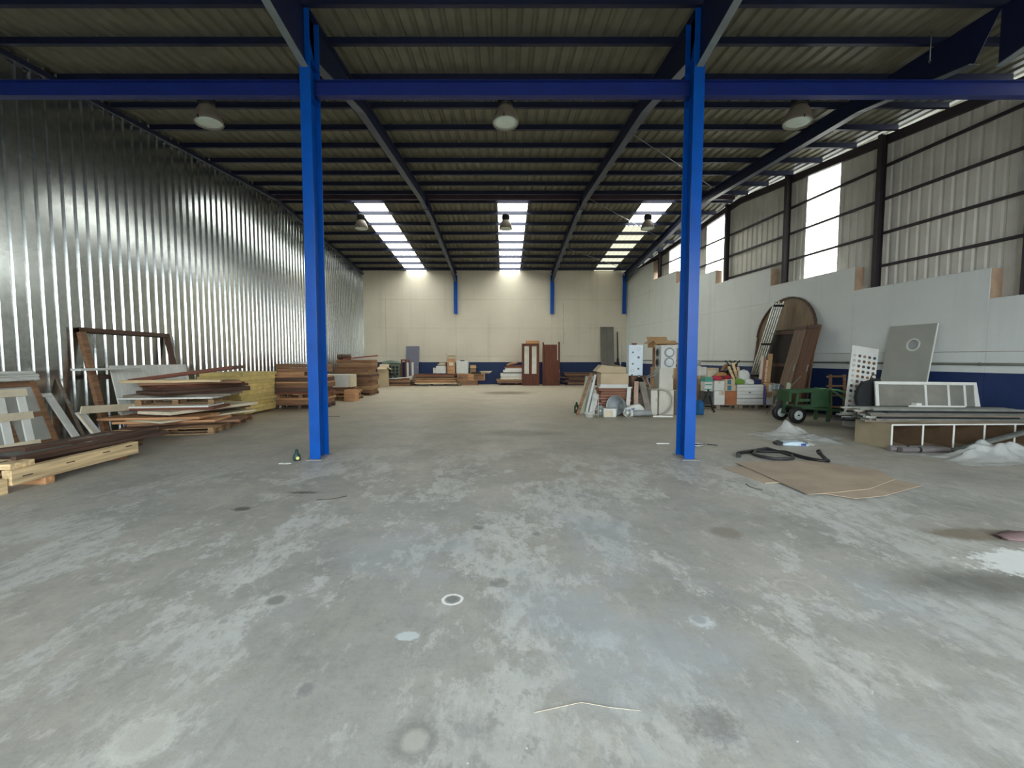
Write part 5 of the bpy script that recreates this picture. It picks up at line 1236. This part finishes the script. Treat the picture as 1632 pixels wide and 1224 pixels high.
# camera tripod leaning, and a blue bag at the column foot
t = thing('black_tripod', 'black tripod stand on the floor right of the column', 'tripod', (6.42, 13.4, 0.0), R(10))
for a in (0.5, 2.6, 4.7): 
    f = MB().tube([(0.05 * math.cos(a), 0.05 * math.sin(a), 0.5), (0.3 * math.cos(a), 0.3 * math.sin(a), 0.03)], 0.018, 8).build('leg', P_black, t)
    MB().lathe([(0.035, 0.0), (0.035, 0.02), (0.015, 0.04)], 10, Matrix.Translation((0.3 * math.cos(a), 0.3 * math.sin(a), 0))).build('foot', P_black, f)
MB().lathe([(0.06, 0.46), (0.075, 0.5), (0.06, 0.56), (0.03, 0.58), (0.03, 0.68), (0.0, 0.68)], 14).build('head', mat('dark_metal', (0.2, 0.22, 0.21), 0.5), t)
lump('blue_bag', 'blue bag on the floor just right of the column', 'bag', (5.78, 12.6, 0), (0.14, 0.14, 0.2), cloth((0.10, 0.35, 0.55)), 11)
# ================================================================ ALONG THE RIGHT WALL
# water pipe on the wall
t = thing('wall_pipe', 'thin grey pipe running along the right wall above the blue band', 'pipe', (0, 0, 0))
nn = Vector((0.993, 0.119, 0))
pts = [Vector((xright(y), y, 1.54)) - nn * 0.04 for y in (25.0, 20, 15, 10, 5.5)]
MB().tube(pts, 0.025, 8).build('pipe', mat('grey_pipe', (0.42, 0.43, 0.40), 0.6), t)
for y in (24, 21, 18, 15, 12, 9, 6): MB().box(tuple(Vector((xright(y), y, 1.54)) - nn * 0.02), (0.05, 0.03, 0.07), (0, 0, RA + R(90))).build('bracket', P_steel, t)
# arched leaf
def arch_poly(w_, h, n=18):
    r = w_ / 2; z0 = h - r
    return [(-r, 0), (r, 0)] + [(r * math.cos(a), z0 + r * math.sin(a)) for a in [math.pi * i / n for i in range(n + 1)]]
t = lean('arched_gate', 'huge arched brown gate leaf leaning on the right wall', 'gate', 'R', 14.15, 0.40, 3.66)
MB().prism(arch_poly(2.5, 3.66), lambda p, q, s_: (p, s_, q), -0.05, -0.01).build('leaf', wood('old_gate_wood', (0.47, 0.40, 0.31), axis=2, var=0.2), t)
po = arch_poly(2.5, 3.66); pi_ = arch_poly(2.34, 3.58)
rim = MB()
for k in range(2, len(po) - 1): rim.bar((po[k][0] * 0.985, -0.06, po[k][1]), (po[k + 1][0] * 0.985, -0.06, po[k + 1][1]), 0.05, 0.07, (0, 1, 0))
rim.build('arched_rim', W_dark, t)
for x in (-1.2, 1.2): MB().bb(x - 0.04, x + 0.04, -0.08, -0.05, 0, 2.4).build('stile', W_dark, t)
t = lean('dark_gate_leaf', 'nearly black flat gate leaf leaning in front of the arched one', 'gate', 'R', 14.05, 0.56, 2.62, off=0.24)
MB().bb(-0.52, 0.50, -0.05, 0, 0, 2.6).build('leaf', wood('blackened_wood', (0.15, 0.125, 0.10), axis=2), t, 0.005)
for zc in (0.3, 1.4, 2.45): MB().bb(-0.50, 0.48, -0.07, -0.05, zc, zc + 0.1).build('ledge', W_dark, t)
for i, (pos, wd, m, lb) in enumerate(((13.29, 0.46, wood('grey_brown_plank', (0.40, 0.32, 0.25), axis=2), 'wide grey-brown board leaning right of the black gate leaf'), (12.82, 0.44, wood('mid_brown_plank', (0.36, 0.235, 0.15), axis=2), 'brown door leaf leaning rightmost beside the arched gate'))):
    t = lean('tall_door', lb, 'door', 'R', pos, 1.0 - i * 0.05, 2.78, off=0.28)
    MB().bb(-wd / 2, wd / 2, -0.05, 0, 0, 2.72).build('leaf', m, t, 0.004); MB().bb(-wd / 2, wd / 2, -0.065, -0.05, 2.62, 2.72).build('top_ledge', W_dark, t); MB().bb(wd / 2 - 0.05, wd / 2 - 0.02, -0.07, -0.05, 1.3, 1.5).build('lock_plate', P_steel, t)
# aluminium ladder
t = thing('aluminium_ladder', 'folded aluminium extension ladder leaning against the arched gate', 'ladder', (8.27, 14.84, 0.0))
v_ = Vector((0.60, -0.72, 3.56)); side = Vector((0.30, 0.0, 0.0))
for k in range(5):
    a0 = 0.0 if k in (0, 4) else 0.04
    MB().bar(side * (k / 4) + v_ * a0, side * (k / 4) + v_ * (0.99 - 0.015 * (k % 2)), 0.026, 0.06, (0, 1, 0)).build('rail', P_alu, t)
for i in range(13):
    q = 0.04 + i * 0.073
    MB().tube([v_ * q, side + v_ * q], 0.011, 6).build('rung', P_steel, t)
for q in (0.30, 0.60, 0.95): MB().bar(v_ * q + Vector((-0.015, -0.035, 0)), v_ * q + side + Vector((0.015, -0.035, 0)), 0.02, 0.07).build('bracket', P_black, t)
for s_ in (0, 1): MB().bar(side * s_, side * s_ + v_ * 0.03, 0.05, 0.16, (0, 1, 0)).build('rubber_foot', P_black, t)
# grey boards and rods low in front of the gate
stick('grey_channel', 'long grey metal channel leaning low before the black gate leaf', 'channel', (9.0 - 0.95, 12.6, 0.0), (8.45, 13.0, 0.85), 0.14, 0.05, P_steel)
stick('pale_channel', 'pale square-ended bar leaning through the green cart', 'bar', (7.75, 11.75, 0.12), (8.15, 12.2, 0.95), 0.10, 0.05, mat('pale_green_grey', (0.62, 0.66, 0.58), 0.6))
stick('blue_grey_tube', 'pale blue-grey tube standing right of the kraft carton', 'tube', (8.58, 13.5, 0.0), (8.68, 13.6, 0.85), 0.12, 0.1, mat('blue_grey', (0.60, 0.66, 0.68), 0.5))
slab('plywood_offcut', 'broad grey-brown plywood offcut standing tilted before the black gate leaf', 'plywood', (0.42, 0.03, 0.72), W_greyed, (8.28, 12.85, 0.0), (R(-8), R(6), R(20)))
stick('broom_handle', 'thin pale broom handle sticking out across the gate boards', 'handle', (7.85, 12.75, 0.0), (8.62, 12.4, 1.15), 0.025, 0.025, W_greyed)

# green handcart
P_green = mat('green_cart_paint', (0.19, 0.31, 0.20), 0.5, 0, 0.15, 4)
t = thing('green_handcart', 'green two-wheeled handcart with pneumatic tyres by the right wall', 'cart', (7.42, 11.1, 0.0), R(4))
def wheel(par, y):
    M = Matrix.Translation((0.03, y, 0.215)) @ Matrix.Rotation(R(90), 4, 'X')
    r = 0.215
    ty = MB().lathe([(r * 0.55, -0.05), (r * 0.85, -0.06), (r * 0.98, -0.04), (r, 0.0), (r * 0.98, 0.04), (r * 0.85, 0.06), (r * 0.55, 0.05)], 26, M, caps=False).build('tyre', P_black, par)
    MB().lathe([(0.0, 0.035), (0.03, 0.04), (0.035, 0.02), (r * 0.42, 0.015), (r * 0.56, 0.045), (r * 0.58, 0.03), (r * 0.58, -0.03), (0.0, -0.03)], 24, M).build('hub', mat('pale_hub', (0.72, 0.75, 0.74), 0.4), ty)
    MB().lathe([(0.022, 0.035), (0.022, 0.065), (0.0, 0.066)], 10, M).build('axle_nut', P_black, ty)
wheel(t, -0.28); wheel(t, 0.32)
MB().tube([(0.03, -0.34, 0.215), (0.03, 0.38, 0.215)], 0.022, 8).build('axle', P_green, t)
for y in (-0.18, 0.22):
    MB().bar((-0.12, y, 0.80), (1.0, y, 0.84), 0.05, 0.07).build('top_rail', P_green, t)
    MB().bar((0.1, y, 0.40), (1.3, y, 0.30), 0.05, 0.06).build('lower_rail', P_green, t)
    MB().bar((0.03, y, 0.22), (0.10, y, 0.82), 0.06, 0.05, (0, 1, 0)).build('post', P_green, t)
    MB().bar((0.95, y, 0.02), (0.98, y, 0.84), 0.08, 0.05, (0, 1, 0)).build('rest_leg', P_green, t)
    MB().tube([(0.9, y, 0.86), (1.2, y, 0.84), (1.5, y, 0.74), (1.75, y, 0.56), (1.95, y, 0.44)], 0.026, 8).build('handle', mat('green_handle', (0.40, 0.60, 0.42), 0.4), t)
MB().bb(0.08, 0.98, -0.20, 0.24, 0.40, 0.43).build('deck', P_green, t); MB().bb(0.45, 0.98, -0.205, -0.19, 0.43, 0.80).build('side_plate', P_green, t); MB().bb(0.12, 0.42, -0.205, -0.19, 0.55, 0.62).build('side_bar', P_green, t)
MB().bb(-0.14, -0.08, -0.20, 0.24, 0.55, 0.84).build('tailboard', P_green, t)

# wooden rack by the blue wall
t = thing('wooden_rack', 'small brown wooden rack standing before the blue wall band', 'rack', (9.12, 11.62, 0), (R(-4), 0, R(-4)))
for x in (-0.18, 0.18): MB().bb(x - 0.035, x + 0.035, -0.03, 0, 0, 1.22).build('upright', W_brown, t)
for zc in (0.3, 0.62, 0.88, 1.14): MB().bb(-0.145, 0.145, -0.035, 0.2, zc, zc + 0.05).build('shelf', W_brown, t)
# board with coloured spots
t = thing('spotted_board', 'white board with rows of coloured round spots leaning by the right wall', 'board', (8.38, 10.1, 0.0), (R(-9), R(10), R(-4)))
MB().bb(-0.31, 0.31, -0.03, 0, 0, 1.98).build('board', P_white, t, 0.004)
SP = [mat('spot_%d' % i, c, 0.6, 0, 0.05) for i, c in enumerate(((0.34, 0.27, 0.24), (0.55, 0.46, 0.42), (0.14, 0.13, 0.14), (0.58, 0.38, 0.20), (0.72, 0.71, 0.68), (0.25, 0.28, 0.32)))]
rr = random.Random(31)
me_s = [MB().disc(Matrix.Rotation(R(90), 4, 'X'), 0.036, 0.006, 14).mesh('colour_spot', m) for m in SP]
for j in range(13):
    for i in range(5):
        k = 4 if (i == 0 and j < 6) else rr.choice((0, 0, 1, 1, 2, 3, 5) if j < 6 else (2, 4, 4, 0, 1))
        link(me_s[k], 'colour_spot', t, (-0.23 + i * 0.115, -0.029, 1.74 - j * 0.125))
# black sack beside it
t = thing('black_cloth_bag', 'black cloth bag slumped against the spotted board', 'bag', (8.28, 9.66, 0.0), (R(-4), 0, R(-6)))
MB().prism([(-0.20, 0.0), (0.18, 0.0), (0.20, 0.5), (0.24, 0.85), (0.27, 1.12), (0.22, 1.22), (0.06, 1.18), (-0.12, 1.12), (-0.22, 0.98), (-0.27, 0.78), (-0.22, 0.5)], lambda p, q, s_: (p, s_, q), -0.09, 0.05).build('bag', cloth((0.14, 0.15, 0.16)), t, 0.04)
MB().tube([(0.05, -0.02, 1.17), (0.08, -0.03, 1.27), (0.16, -0.03, 1.29), (0.2, -0.02, 1.21)], 0.012, 6).build('handle', P_black, t)
# large grey board with a round hole
t = lean('grey_worktop', 'large grey worktop with a round rimmed hole leaning on the right wall', 'worktop', 'R', 10.34, 0.38, 2.52)
gw = 0.53
ring_n = 24; hc = (0.10, 2.0); hr = 0.125
b = MB()
outer = [(-gw, 0), (gw, 0), (gw, 2.49), (-gw, 2.49)]
# board with a true hole: quads fan between hole and outline
def outline_pt(a):
    dx, dz = math.cos(a), math.sin(a); ts = []
    if dx > 1e-6: ts.append((gw - hc[0]) / dx)
    if dx < -1e-6: ts.append((-gw - hc[0]) / dx)
    if dz > 1e-6: ts.append((2.49 - hc[1]) / dz)
    if dz < -1e-6: ts.append((0 - hc[1]) / dz)
    q = min(ts); return (hc[0] + dx * q, hc[1] + dz * q)
cor = [math.atan2(z - hc[1], x - hc[0]) for x, z in outer]
angs = sorted([2 * math.pi * i / ring_n - math.pi for i in range(ring_n)] + cor)
A_ = [(hc[0] + hr * math.cos(a), hc[1] + hr * math.sin(a)) for a in angs]; B_ = [outline_pt(a) for a in angs]
n = len(angs)
vs = [(x, y, z) for y in (-0.03, 0.0) for L2 in (A_, B_) for x, z in L2]
fs = []
for i in range(n):
    j = (i + 1) % n
    fs += [(i, n + i, n + j, j), (2 * n + i, 2 * n + j, 3 * n + j, 3 * n + i), (i, j, 2 * n + j, 2 * n + i), (n + i, 3 * n + i, 3 * n + j, n + j)]
b.add(vs, fs); b.build('board', P_grey, t)
MB().ring(Matrix.Translation((hc[0], -0.03, hc[1])) @ Matrix.Rotation(R(90), 4, 'X'), hr - 0.005, hr + 0.03, 0.008, 28).build('hole_rim', P_white, t)
MB().bb(gw, gw + 0.012, -0.03, 0.0, 0.1, 2.49).build('edge_strip', P_white, t)
# white window frames standing on edge
def window_sash(label, loc, rot, wd, h, cuts):
    t = thing('window_sash', label, 'window', loc, rot, 'white window sashes by the right wall')
    s_ = 0.065
    MB().bb(-wd / 2, wd / 2, -0.05, 0, h - s_, h).build('rail', P_white, t, 0.004); MB().bb(-wd / 2, wd / 2, -0.05, 0, 0, s_).build('rail', P_white, t, 0.004)
    MB().bb(-wd / 2, -wd / 2 + s_, -0.05, 0, s_, h - s_).build('stile', P_white, t, 0.004); MB().bb(wd / 2 - s_ * 1.4, wd / 2, -0.05, 0, s_, h - s_).build('stile', P_white, t, 0.004)
    xs = [-wd / 2 + s_] + list(cuts) + [wd / 2 - s_ * 1.4]
    for c_ in cuts: MB().bb(c_ - 0.02, c_ + 0.02, -0.04, -0.01, s_, h - s_).build('muntin', P_white, t)
    for a, b2 in zip(xs[:-1], xs[1:]): MB().bb(a, b2, -0.028, -0.022, s_, h - s_).build('pane', mat('grey_dusty_pane', (0.50, 0.50, 0.46), 0.15, 0, 0.15, 3, spec=0.8), t)
    return t
window_sash('long white window sash with grey panes standing on its long edge', (9.12, 9.12, 0), (R(-10), 0, R(-15)), 1.85, 1.16, (0.0, 0.4, 0.68))
window_sash('second white window sash standing just behind the first', (9.34, 9.24, 0), (R(-10), R(2), R(-13)), 1.8, 1.12, (0.2, 0.55))
# lying shelf unit
t = thing('shelf_unit', 'low beige shelf unit with white-edged open compartments by the right wall', 'shelf', (7.06, 7.72, 0.0), R(2))
SW, SD, SH, NC = 2.95, 0.78, 0.46, 5
P_mdf = mat('beige_chipboard', (0.62, 0.57, 0.47), 0.7, 0, 0.08, 4); P_int2 = mat('shaded_divider_board', (0.40, 0.32, 0.24), 0.7); P_int = mat('shaded_inner_board', (0.18, 0.14, 0.11), 0.7)  # inner boards darkened to paint in the shade of the deep compartments
MB().bb(0, SW, 0, SD, SH - 0.022, SH).build('top_board', P_mdf, t); MB().bb(0, SW, 0, SD, 0, 0.022).build('bottom_board', P_mdf, t); MB().bb(0, SW, SD - 0.01, SD, 0.022, SH - 0.022).build('shade_back_board', P_int, t)
MB().bb(0, SW, -0.004, 0.0, SH - 0.024, SH + 0.001).build('edge_strip', P_white, t)
for i in range(NC + 1):
    x = i * (SW - 0.022) / NC
    f = MB().bb(x, x + 0.022, 0, SD - 0.01, 0.022, SH - 0.022).build('divider', P_mdf if i == 0 else P_int2, t)
    MB().bb(x - 0.006, x + 0.028, -0.005, 0.0, 0.0, SH - 0.022).build('edge_strip', P_white, f)
# metal profiles piled on the shelf unit
P_prof = mat('dull_profile', (0.52, 0.53, 0.50), 0.45, 0.35, 0.15, 6, rnd=0.25)
P_profd = mat('dark_profile', (0.16, 0.16, 0.165), 0.5, 0.2, 0.15, 6, rnd=0.2)
P_pros = mat('pale_profile', (0.72, 0.73, 0.70), 0.4, 0.3, 0.1, 6, rnd=0.15)
rr = random.Random(17)
prof_me = {}
def uchan(L_, w_, h, m):
    key = (L_, w_, h, m.name)
    if key not in prof_me:
        b = MB(); b.bb(-L_ / 2, L_ / 2, -w_ / 2, w_ / 2, 0, 0.006); b.bb(-L_ / 2, L_ / 2, -w_ / 2, -w_ / 2 + 0.006, 0.006, h); b.bb(-L_ / 2, L_ / 2, w_ / 2 - 0.006, w_ / 2, 0.006, h)
        prof_me[key] = b.mesh('metal_profile', m)
    return prof_me[key]
z = SH + 0.004; cnt = 0
words = ['first', 'second', 'third', 'fourth', 'fifth', 'sixth', 'seventh']
for lay in range(7):
    for k in range(5):
        m = rr.choice((P_profd, P_prof, P_prof, P_pros, W_greyed))
        L_ = (3.0, 2.8, 2.5)[(lay + k) % 3]
        o = link(uchan(L_, (0.05, 0.08, 0.065)[(lay * 2 + k) % 3], 0.033, m), 'metal_profile', None, (8.38 + rr.uniform(-0.2, 0.08) - 0.02 * k, 7.90 + k * 0.12, z), (0, 0, R(-3 + (lay % 3 - 1) * 1.4 + rr.uniform(-0.25, 0.25))))
        tag(o, '%s profile, %s layer up and %s from the front, on the shelf unit' % ({P_profd: 'dark metal', P_prof: 'grey metal', P_pros: 'pale metal', W_greyed: 'weathered'}[m], words[lay], words[k]), 'profile', 'metal profiles on the shelf unit')
        cnt += 1
    z += 0.036
for i in range(4):
    o = link(uchan((1.6, 1.4, 1.5, 1.3)[i], 0.10, 0.05, (P_profd, P_prof)[i % 2]), 'metal_profile', None, (7.62 + 0.08 * i, 8.75 + 0.11 * i, 0.36 + 0.052 * (i // 2)), (0, 0, R(-12 + 5 * i)))
    tag(o, 'short %s metal profile, %s of the loose ends behind the shelf unit' % (('dark', 'grey')[i % 2], words[i]), 'profile', 'short metal profiles')
t = thing('timber_trestle', 'low timber trestle under the short metal profiles', 'trestle', (7.85, 8.92, 0))
MB().bb(-0.06, 0.06, -0.28, 0.28, 0.28, 0.36).build('beam', W_greyed, t)
for y in (-0.24, 0.24):
    for x in (-0.12, 0.12): MB().bar((x, y, 0.0), (x * 0.2, y, 0.3), 0.05, 0.03, (0, 1, 0)).build('leg', W_greyed, t)
t = thing('sloping_profile', 'long grey profile sloping from the pile down to the floor', 'profile', (7.9, 7.45, 0.03))
MB().bar((0, 0, 0), (2.0, 0.05, 0.5), 0.10, 0.05).build('profile', P_prof, t); MB().bar((0, 0, 0.03), (2.0, 0.05, 0.53), 0.03, 0.02).build('inner_rib', P_steel, t)
stick('white_lath', 'thin white lath lying across the metal profiles', 'lath', (7.9, 8.3, 0.73), (8.9, 8.2, 0.73), 0.03, 0.015, P_white)
carton('tiny white box lying on the metal profiles', (8.15, 8.4, 0.72), R(5), (0.12, 0.1, 0.06), P_white, tape=False)
for i in range(2):
    t = thing('carpet_roll', ('dusty grey roll on the floor before the shelf unit, rear one', 'dusty grey roll on the floor before the shelf unit, front one')[i], 'roll', (6.9 + 0.1 * i, 7.58 - 0.12 * i, 0.05), R(0), 'grey rolls')
    MB().tube([(0, 0, 0), (0.85, 0, 0)], 0.05, 12).build('roll', mat('dusty_roll', (0.42, 0.40, 0.40), 0.9), t); MB().tube([(0.3, 0, 0), (0.34, 0, 0)], 0.053, 12).build('strap', P_black, t)
# clear plastic film
def film_mat():
    m = bpy.data.materials.new('clear_film'); m.use_nodes = True
    b = m.node_tree.nodes['Principled BSDF']
    b.inputs['Base Color'].default_value = (0.70, 0.74, 0.74, 1); b.inputs['Roughness'].default_value = 0.22; b.inputs['Alpha'].default_value = 0.42
    return m
P_film = film_mat()
def film(name, label, loc, sx, sy, peaks, seed, rz=0):
    rr = random.Random(seed); n = 44; vs = []; fs = []
    ph = [rr.uniform(0, 6.28) for _ in range(12)]; fr = [rr.uniform(5, 16) for _ in range(12)]
    for j in range(n):
        for i in range(n):
            u, v = i / (n - 1) * 2 - 1, j / (n - 1) * 2 - 1
            rad = math.hypot(u, v); a = math.atan2(v, u)
            edge = 1 + 0.16 * math.sin(3 * a + ph[0]) + 0.09 * math.sin(7 * a + ph[1])
            h = sum(pk[2] * math.exp(-((u - pk[0]) ** 2 + (v - pk[1]) ** 2) / pk[3] ** 2) for pk in peaks)
            cr = sum(math.sin(fr[k] * u * math.cos(k) + fr[k] * v * math.sin(k * 1.7) + ph[k]) for k in range(12)) / 12
            f = max(0.0, 1 - max(abs(u), abs(v)) ** 4)
            vs.append((u * sx / 2 * edge, v * sy / 2 * edge, 0.004 + f * max(0.0, h * (0.8 + 0.8 * cr) + 0.07 * abs(cr) + 0.03 * abs(math.sin(9 * u + 5 * cr)) * min(1, h * 6))))
    for j in range(n - 1):
        for i in range(n - 1): fs.append((j * n + i, j * n + i + 1, (j + 1) * n + i + 1, (j + 1) * n + i))
    b = MB(); b.add(vs, fs, True)
    o = b.build(name, P_film, None, 0, loc, (0, 0, rz)); return tag(o, label, 'plastic film')
film('plastic_film', 'crumpled clear plastic film heaped before the shelf unit', (8.05, 6.92, 0), 1.9, 0.75, [(-0.5, 0.0, 0.15, 0.38), (-0.1, 0.3, 0.20, 0.3), (0.15, -0.1, 0.17, 0.35), (0.65, 0.1, 0.13, 0.4)], 3)
film('plastic_film', 'clear plastic sheet trailing over the floor behind the blue packet', (6.15, 8.85, 0), 1.5, 1.15, [(-0.35, 0.35, 0.17, 0.30), (-0.1, 0.3, 0.10, 0.35), (0.0, 0.1, 0.06, 0.5), (0.5, -0.3, 0.05, 0.4)], 6, R(-25))
t = thing('blue_packet', 'crumpled blue and white packet lying by the plastic sheet', 'packet', (5.55, 8.12, 0), R(-8))
MB().prism([(-0.22, 0), (0.22, 0), (0.24, 0.03), (0.1, 0.08), (-0.12, 0.07), (-0.24, 0.03)], lambda p, q, s_: (p, s_, q), -0.12, 0.12).build('packet', mat('packet_blue', (0.72, 0.80, 0.85), 0.4), t, 0.015); MB().bb(0.08, 0.17, -0.123, -0.118, 0.01, 0.05).build('print', mat('packet_print', (0.15, 0.20, 0.55), 0.5), t)
MB().box((-0.27, 0, 0.03), (0.1, 0.2, 0.05), (0, R(-25), 0)).build('torn_end', P_black, t); MB().box((0.3, 0.05, 0.02), (0.12, 0.18, 0.04), (0, R(15), 0)).build('torn_end', P_grey, t)

# ================================================================ ON THE OPEN FLOOR
t = thing('black_hose', 'black suction hose looped on the floor', 'hose', (0, 0, 0))
hz = 0.03
MB().tube([(3.95, 7.12, hz), (4.02, 7.26, hz), (4.15, 7.34, hz), (4.42, 7.44, hz), (4.62, 7.42, hz), (4.80, 7.22, hz + 0.03), (4.93, 6.98, hz), (4.99, 6.78, hz), (5.05, 6.70, hz), (5.16, 6.72, hz), (5.22, 6.86, hz), (5.24, 7.0, hz + 0.05)], 0.03, 10).build('hose', P_black, t)
MB().tube([(4.62, 7.42, hz + 0.05), (4.40, 7.38, hz + 0.03), (4.26, 7.22, hz), (4.27, 7.02, hz), (4.40, 6.86, hz), (4.58, 6.84, hz), (4.73, 6.90, hz), (4.84, 7.10, hz), (4.74, 7.3, hz + 0.02), (4.62, 7.42, hz + 0.05)], 0.026, 10).build('loop', mat('grey_black_hose', (0.17, 0.17, 0.175), 0.5), t)
MB().tube([(3.95, 7.12, hz), (3.92, 7.06, hz)], 0.042, 12).build('end_cuff', P_black, t); MB().tube([(5.24, 7.0, hz + 0.05), (5.24, 7.05, hz + 0.09)], 0.036, 12).build('end_cuff', P_black, t)
P_hard = mat('hardboard', (0.70, 0.635, 0.555), 0.75, 0, 0.08, 2.0, rnd=0.06, dirt=(0.52, 0.46, 0.38), dirt_amt=0.5)
def sheet(name, label, pts, z, th):
    o = MB().prism(pts, lambda p, q, s_: (p, q, s_), z, z + th).build(name, P_hard)
    return tag(o, label, 'hardboard', 'hardboard sheets on the floor')
sheet('hardboard_sheet', 'narrow hardboard sheet showing at the left under the big one', [(3.29, 6.36), (3.46, 5.57), (4.3, 5.72), (4.2, 6.5)], 0.001, 0.012)
sheet('hardboard_sheet', 'hardboard sheet with the curled corner nearest the viewer', [(3.78, 5.2), (4.12, 4.92), (4.55, 5.02), (5.43, 5.45), (5.1, 6.1), (4.0, 6.0)], 0.013, 0.006)
sheet('hardboard_sheet', 'big hardboard sheet lying on top below the black hose', [(3.64, 6.62), (3.66, 5.06), (4.02, 5.12), (4.6, 5.28), (5.3, 5.7), (5.5, 6.2), (4.9, 6.75)], 0.0195, 0.006)
t = thing('cable_coil', 'loose thin cable coil beside the foot of the right column', 'cable', (3.5, 8.05, 0.012))
for k in range(3): MB().tube([(0.2 * math.cos(a) * (1 + 0.12 * k) + 0.05 * k, 0.16 * math.sin(a) * (1 - 0.1 * k), 0.008 * k) for a in [i * math.pi / 9 for i in range(18)]], 0.008, 6, True).build('turn', (P_black, P_white, P_grey)[k], t)
MB().tube([(0.2, 0, 0.0), (0.4, 0.06, 0), (0.55, -0.02, 0)], 0.008, 6).build('tail', P_black, t)
stick('white_tube', 'short white tube on the floor left of the right column foot', 'tube', (2.95, 8.2, 0.012), (3.2, 8.2, 0.012), 0.022, 0.022, P_white)
t = thing('green_grinder', 'small green tool with a yellow disc at the foot of the left column', 'tool', (-3.38, 6.86, 0.0), R(20))
MB().lathe([(0.0, 0.0), (0.05, 0.0), (0.06, 0.03), (0.055, 0.09), (0.03, 0.12), (0.02, 0.18), (0.0, 0.19)], 16).build('body', mat('tool_green', (0.14, 0.26, 0.24), 0.5), t); MB().disc(Matrix.Translation((0.02, -0.058, 0.05)) @ Matrix.Rotation(R(90), 4, 'X'), 0.026, 0.008, 14).build('disc', mat('tool_yellow', (0.78, 0.76, 0.45), 0.5), t)
t = thing('white_scrap', 'flat white scrap on the floor by the left column', 'scrap', (-3.47, 6.66, 0.0)); MB().prism([(-0.09, -0.03), (0.06, -0.05), (0.1, 0.0), (0.02, 0.04), (-0.08, 0.03)], lambda p, q, s_: (p, q, s_), 0.001, 0.008).build('scrap', P_white, t); MB().bb(-0.02, 0.0, -0.02, 0.01, 0.008, 0.010).build('crease', P_grey, t)
P_twig = mat('dry_twig', (0.36, 0.33, 0.28), 0.9)
for i, (pts, lb) in enumerate((([(3.19, 5.55), (3.17, 5.42), (3.2, 5.33), (3.25, 5.28)], 'bent twig on the floor left of the hardboard'), ([(0.14, 1.90), (0.37, 1.96), (0.5, 1.93), (0.64, 1.91)], 'long dry straw lying on the floor in the foreground'), ([(-2.2, 4.9), (-2.0, 4.95), (-1.9, 5.05)], 'dark twig on the floor in front of the left column'), ([(-5.2, 12.2), (-4.9, 12.1), (-4.7, 12.12)], 'small dark twig lying far back on the floor'))):
    o = MB().tube([(x, y, 0.006) for x, y in pts], 0.005 if i != 1 else 0.0012, 6).build('dry_twig', P_twig if i != 1 else P_cream); tag(o, lb, 'twig')
lump('pink_rag', 'faded pink rag on the floor at the right edge', 'rag', (4.75, 3.85, 0), (0.2, 0.1, 0.025), cloth((0.47, 0.39, 0.39)), 23)
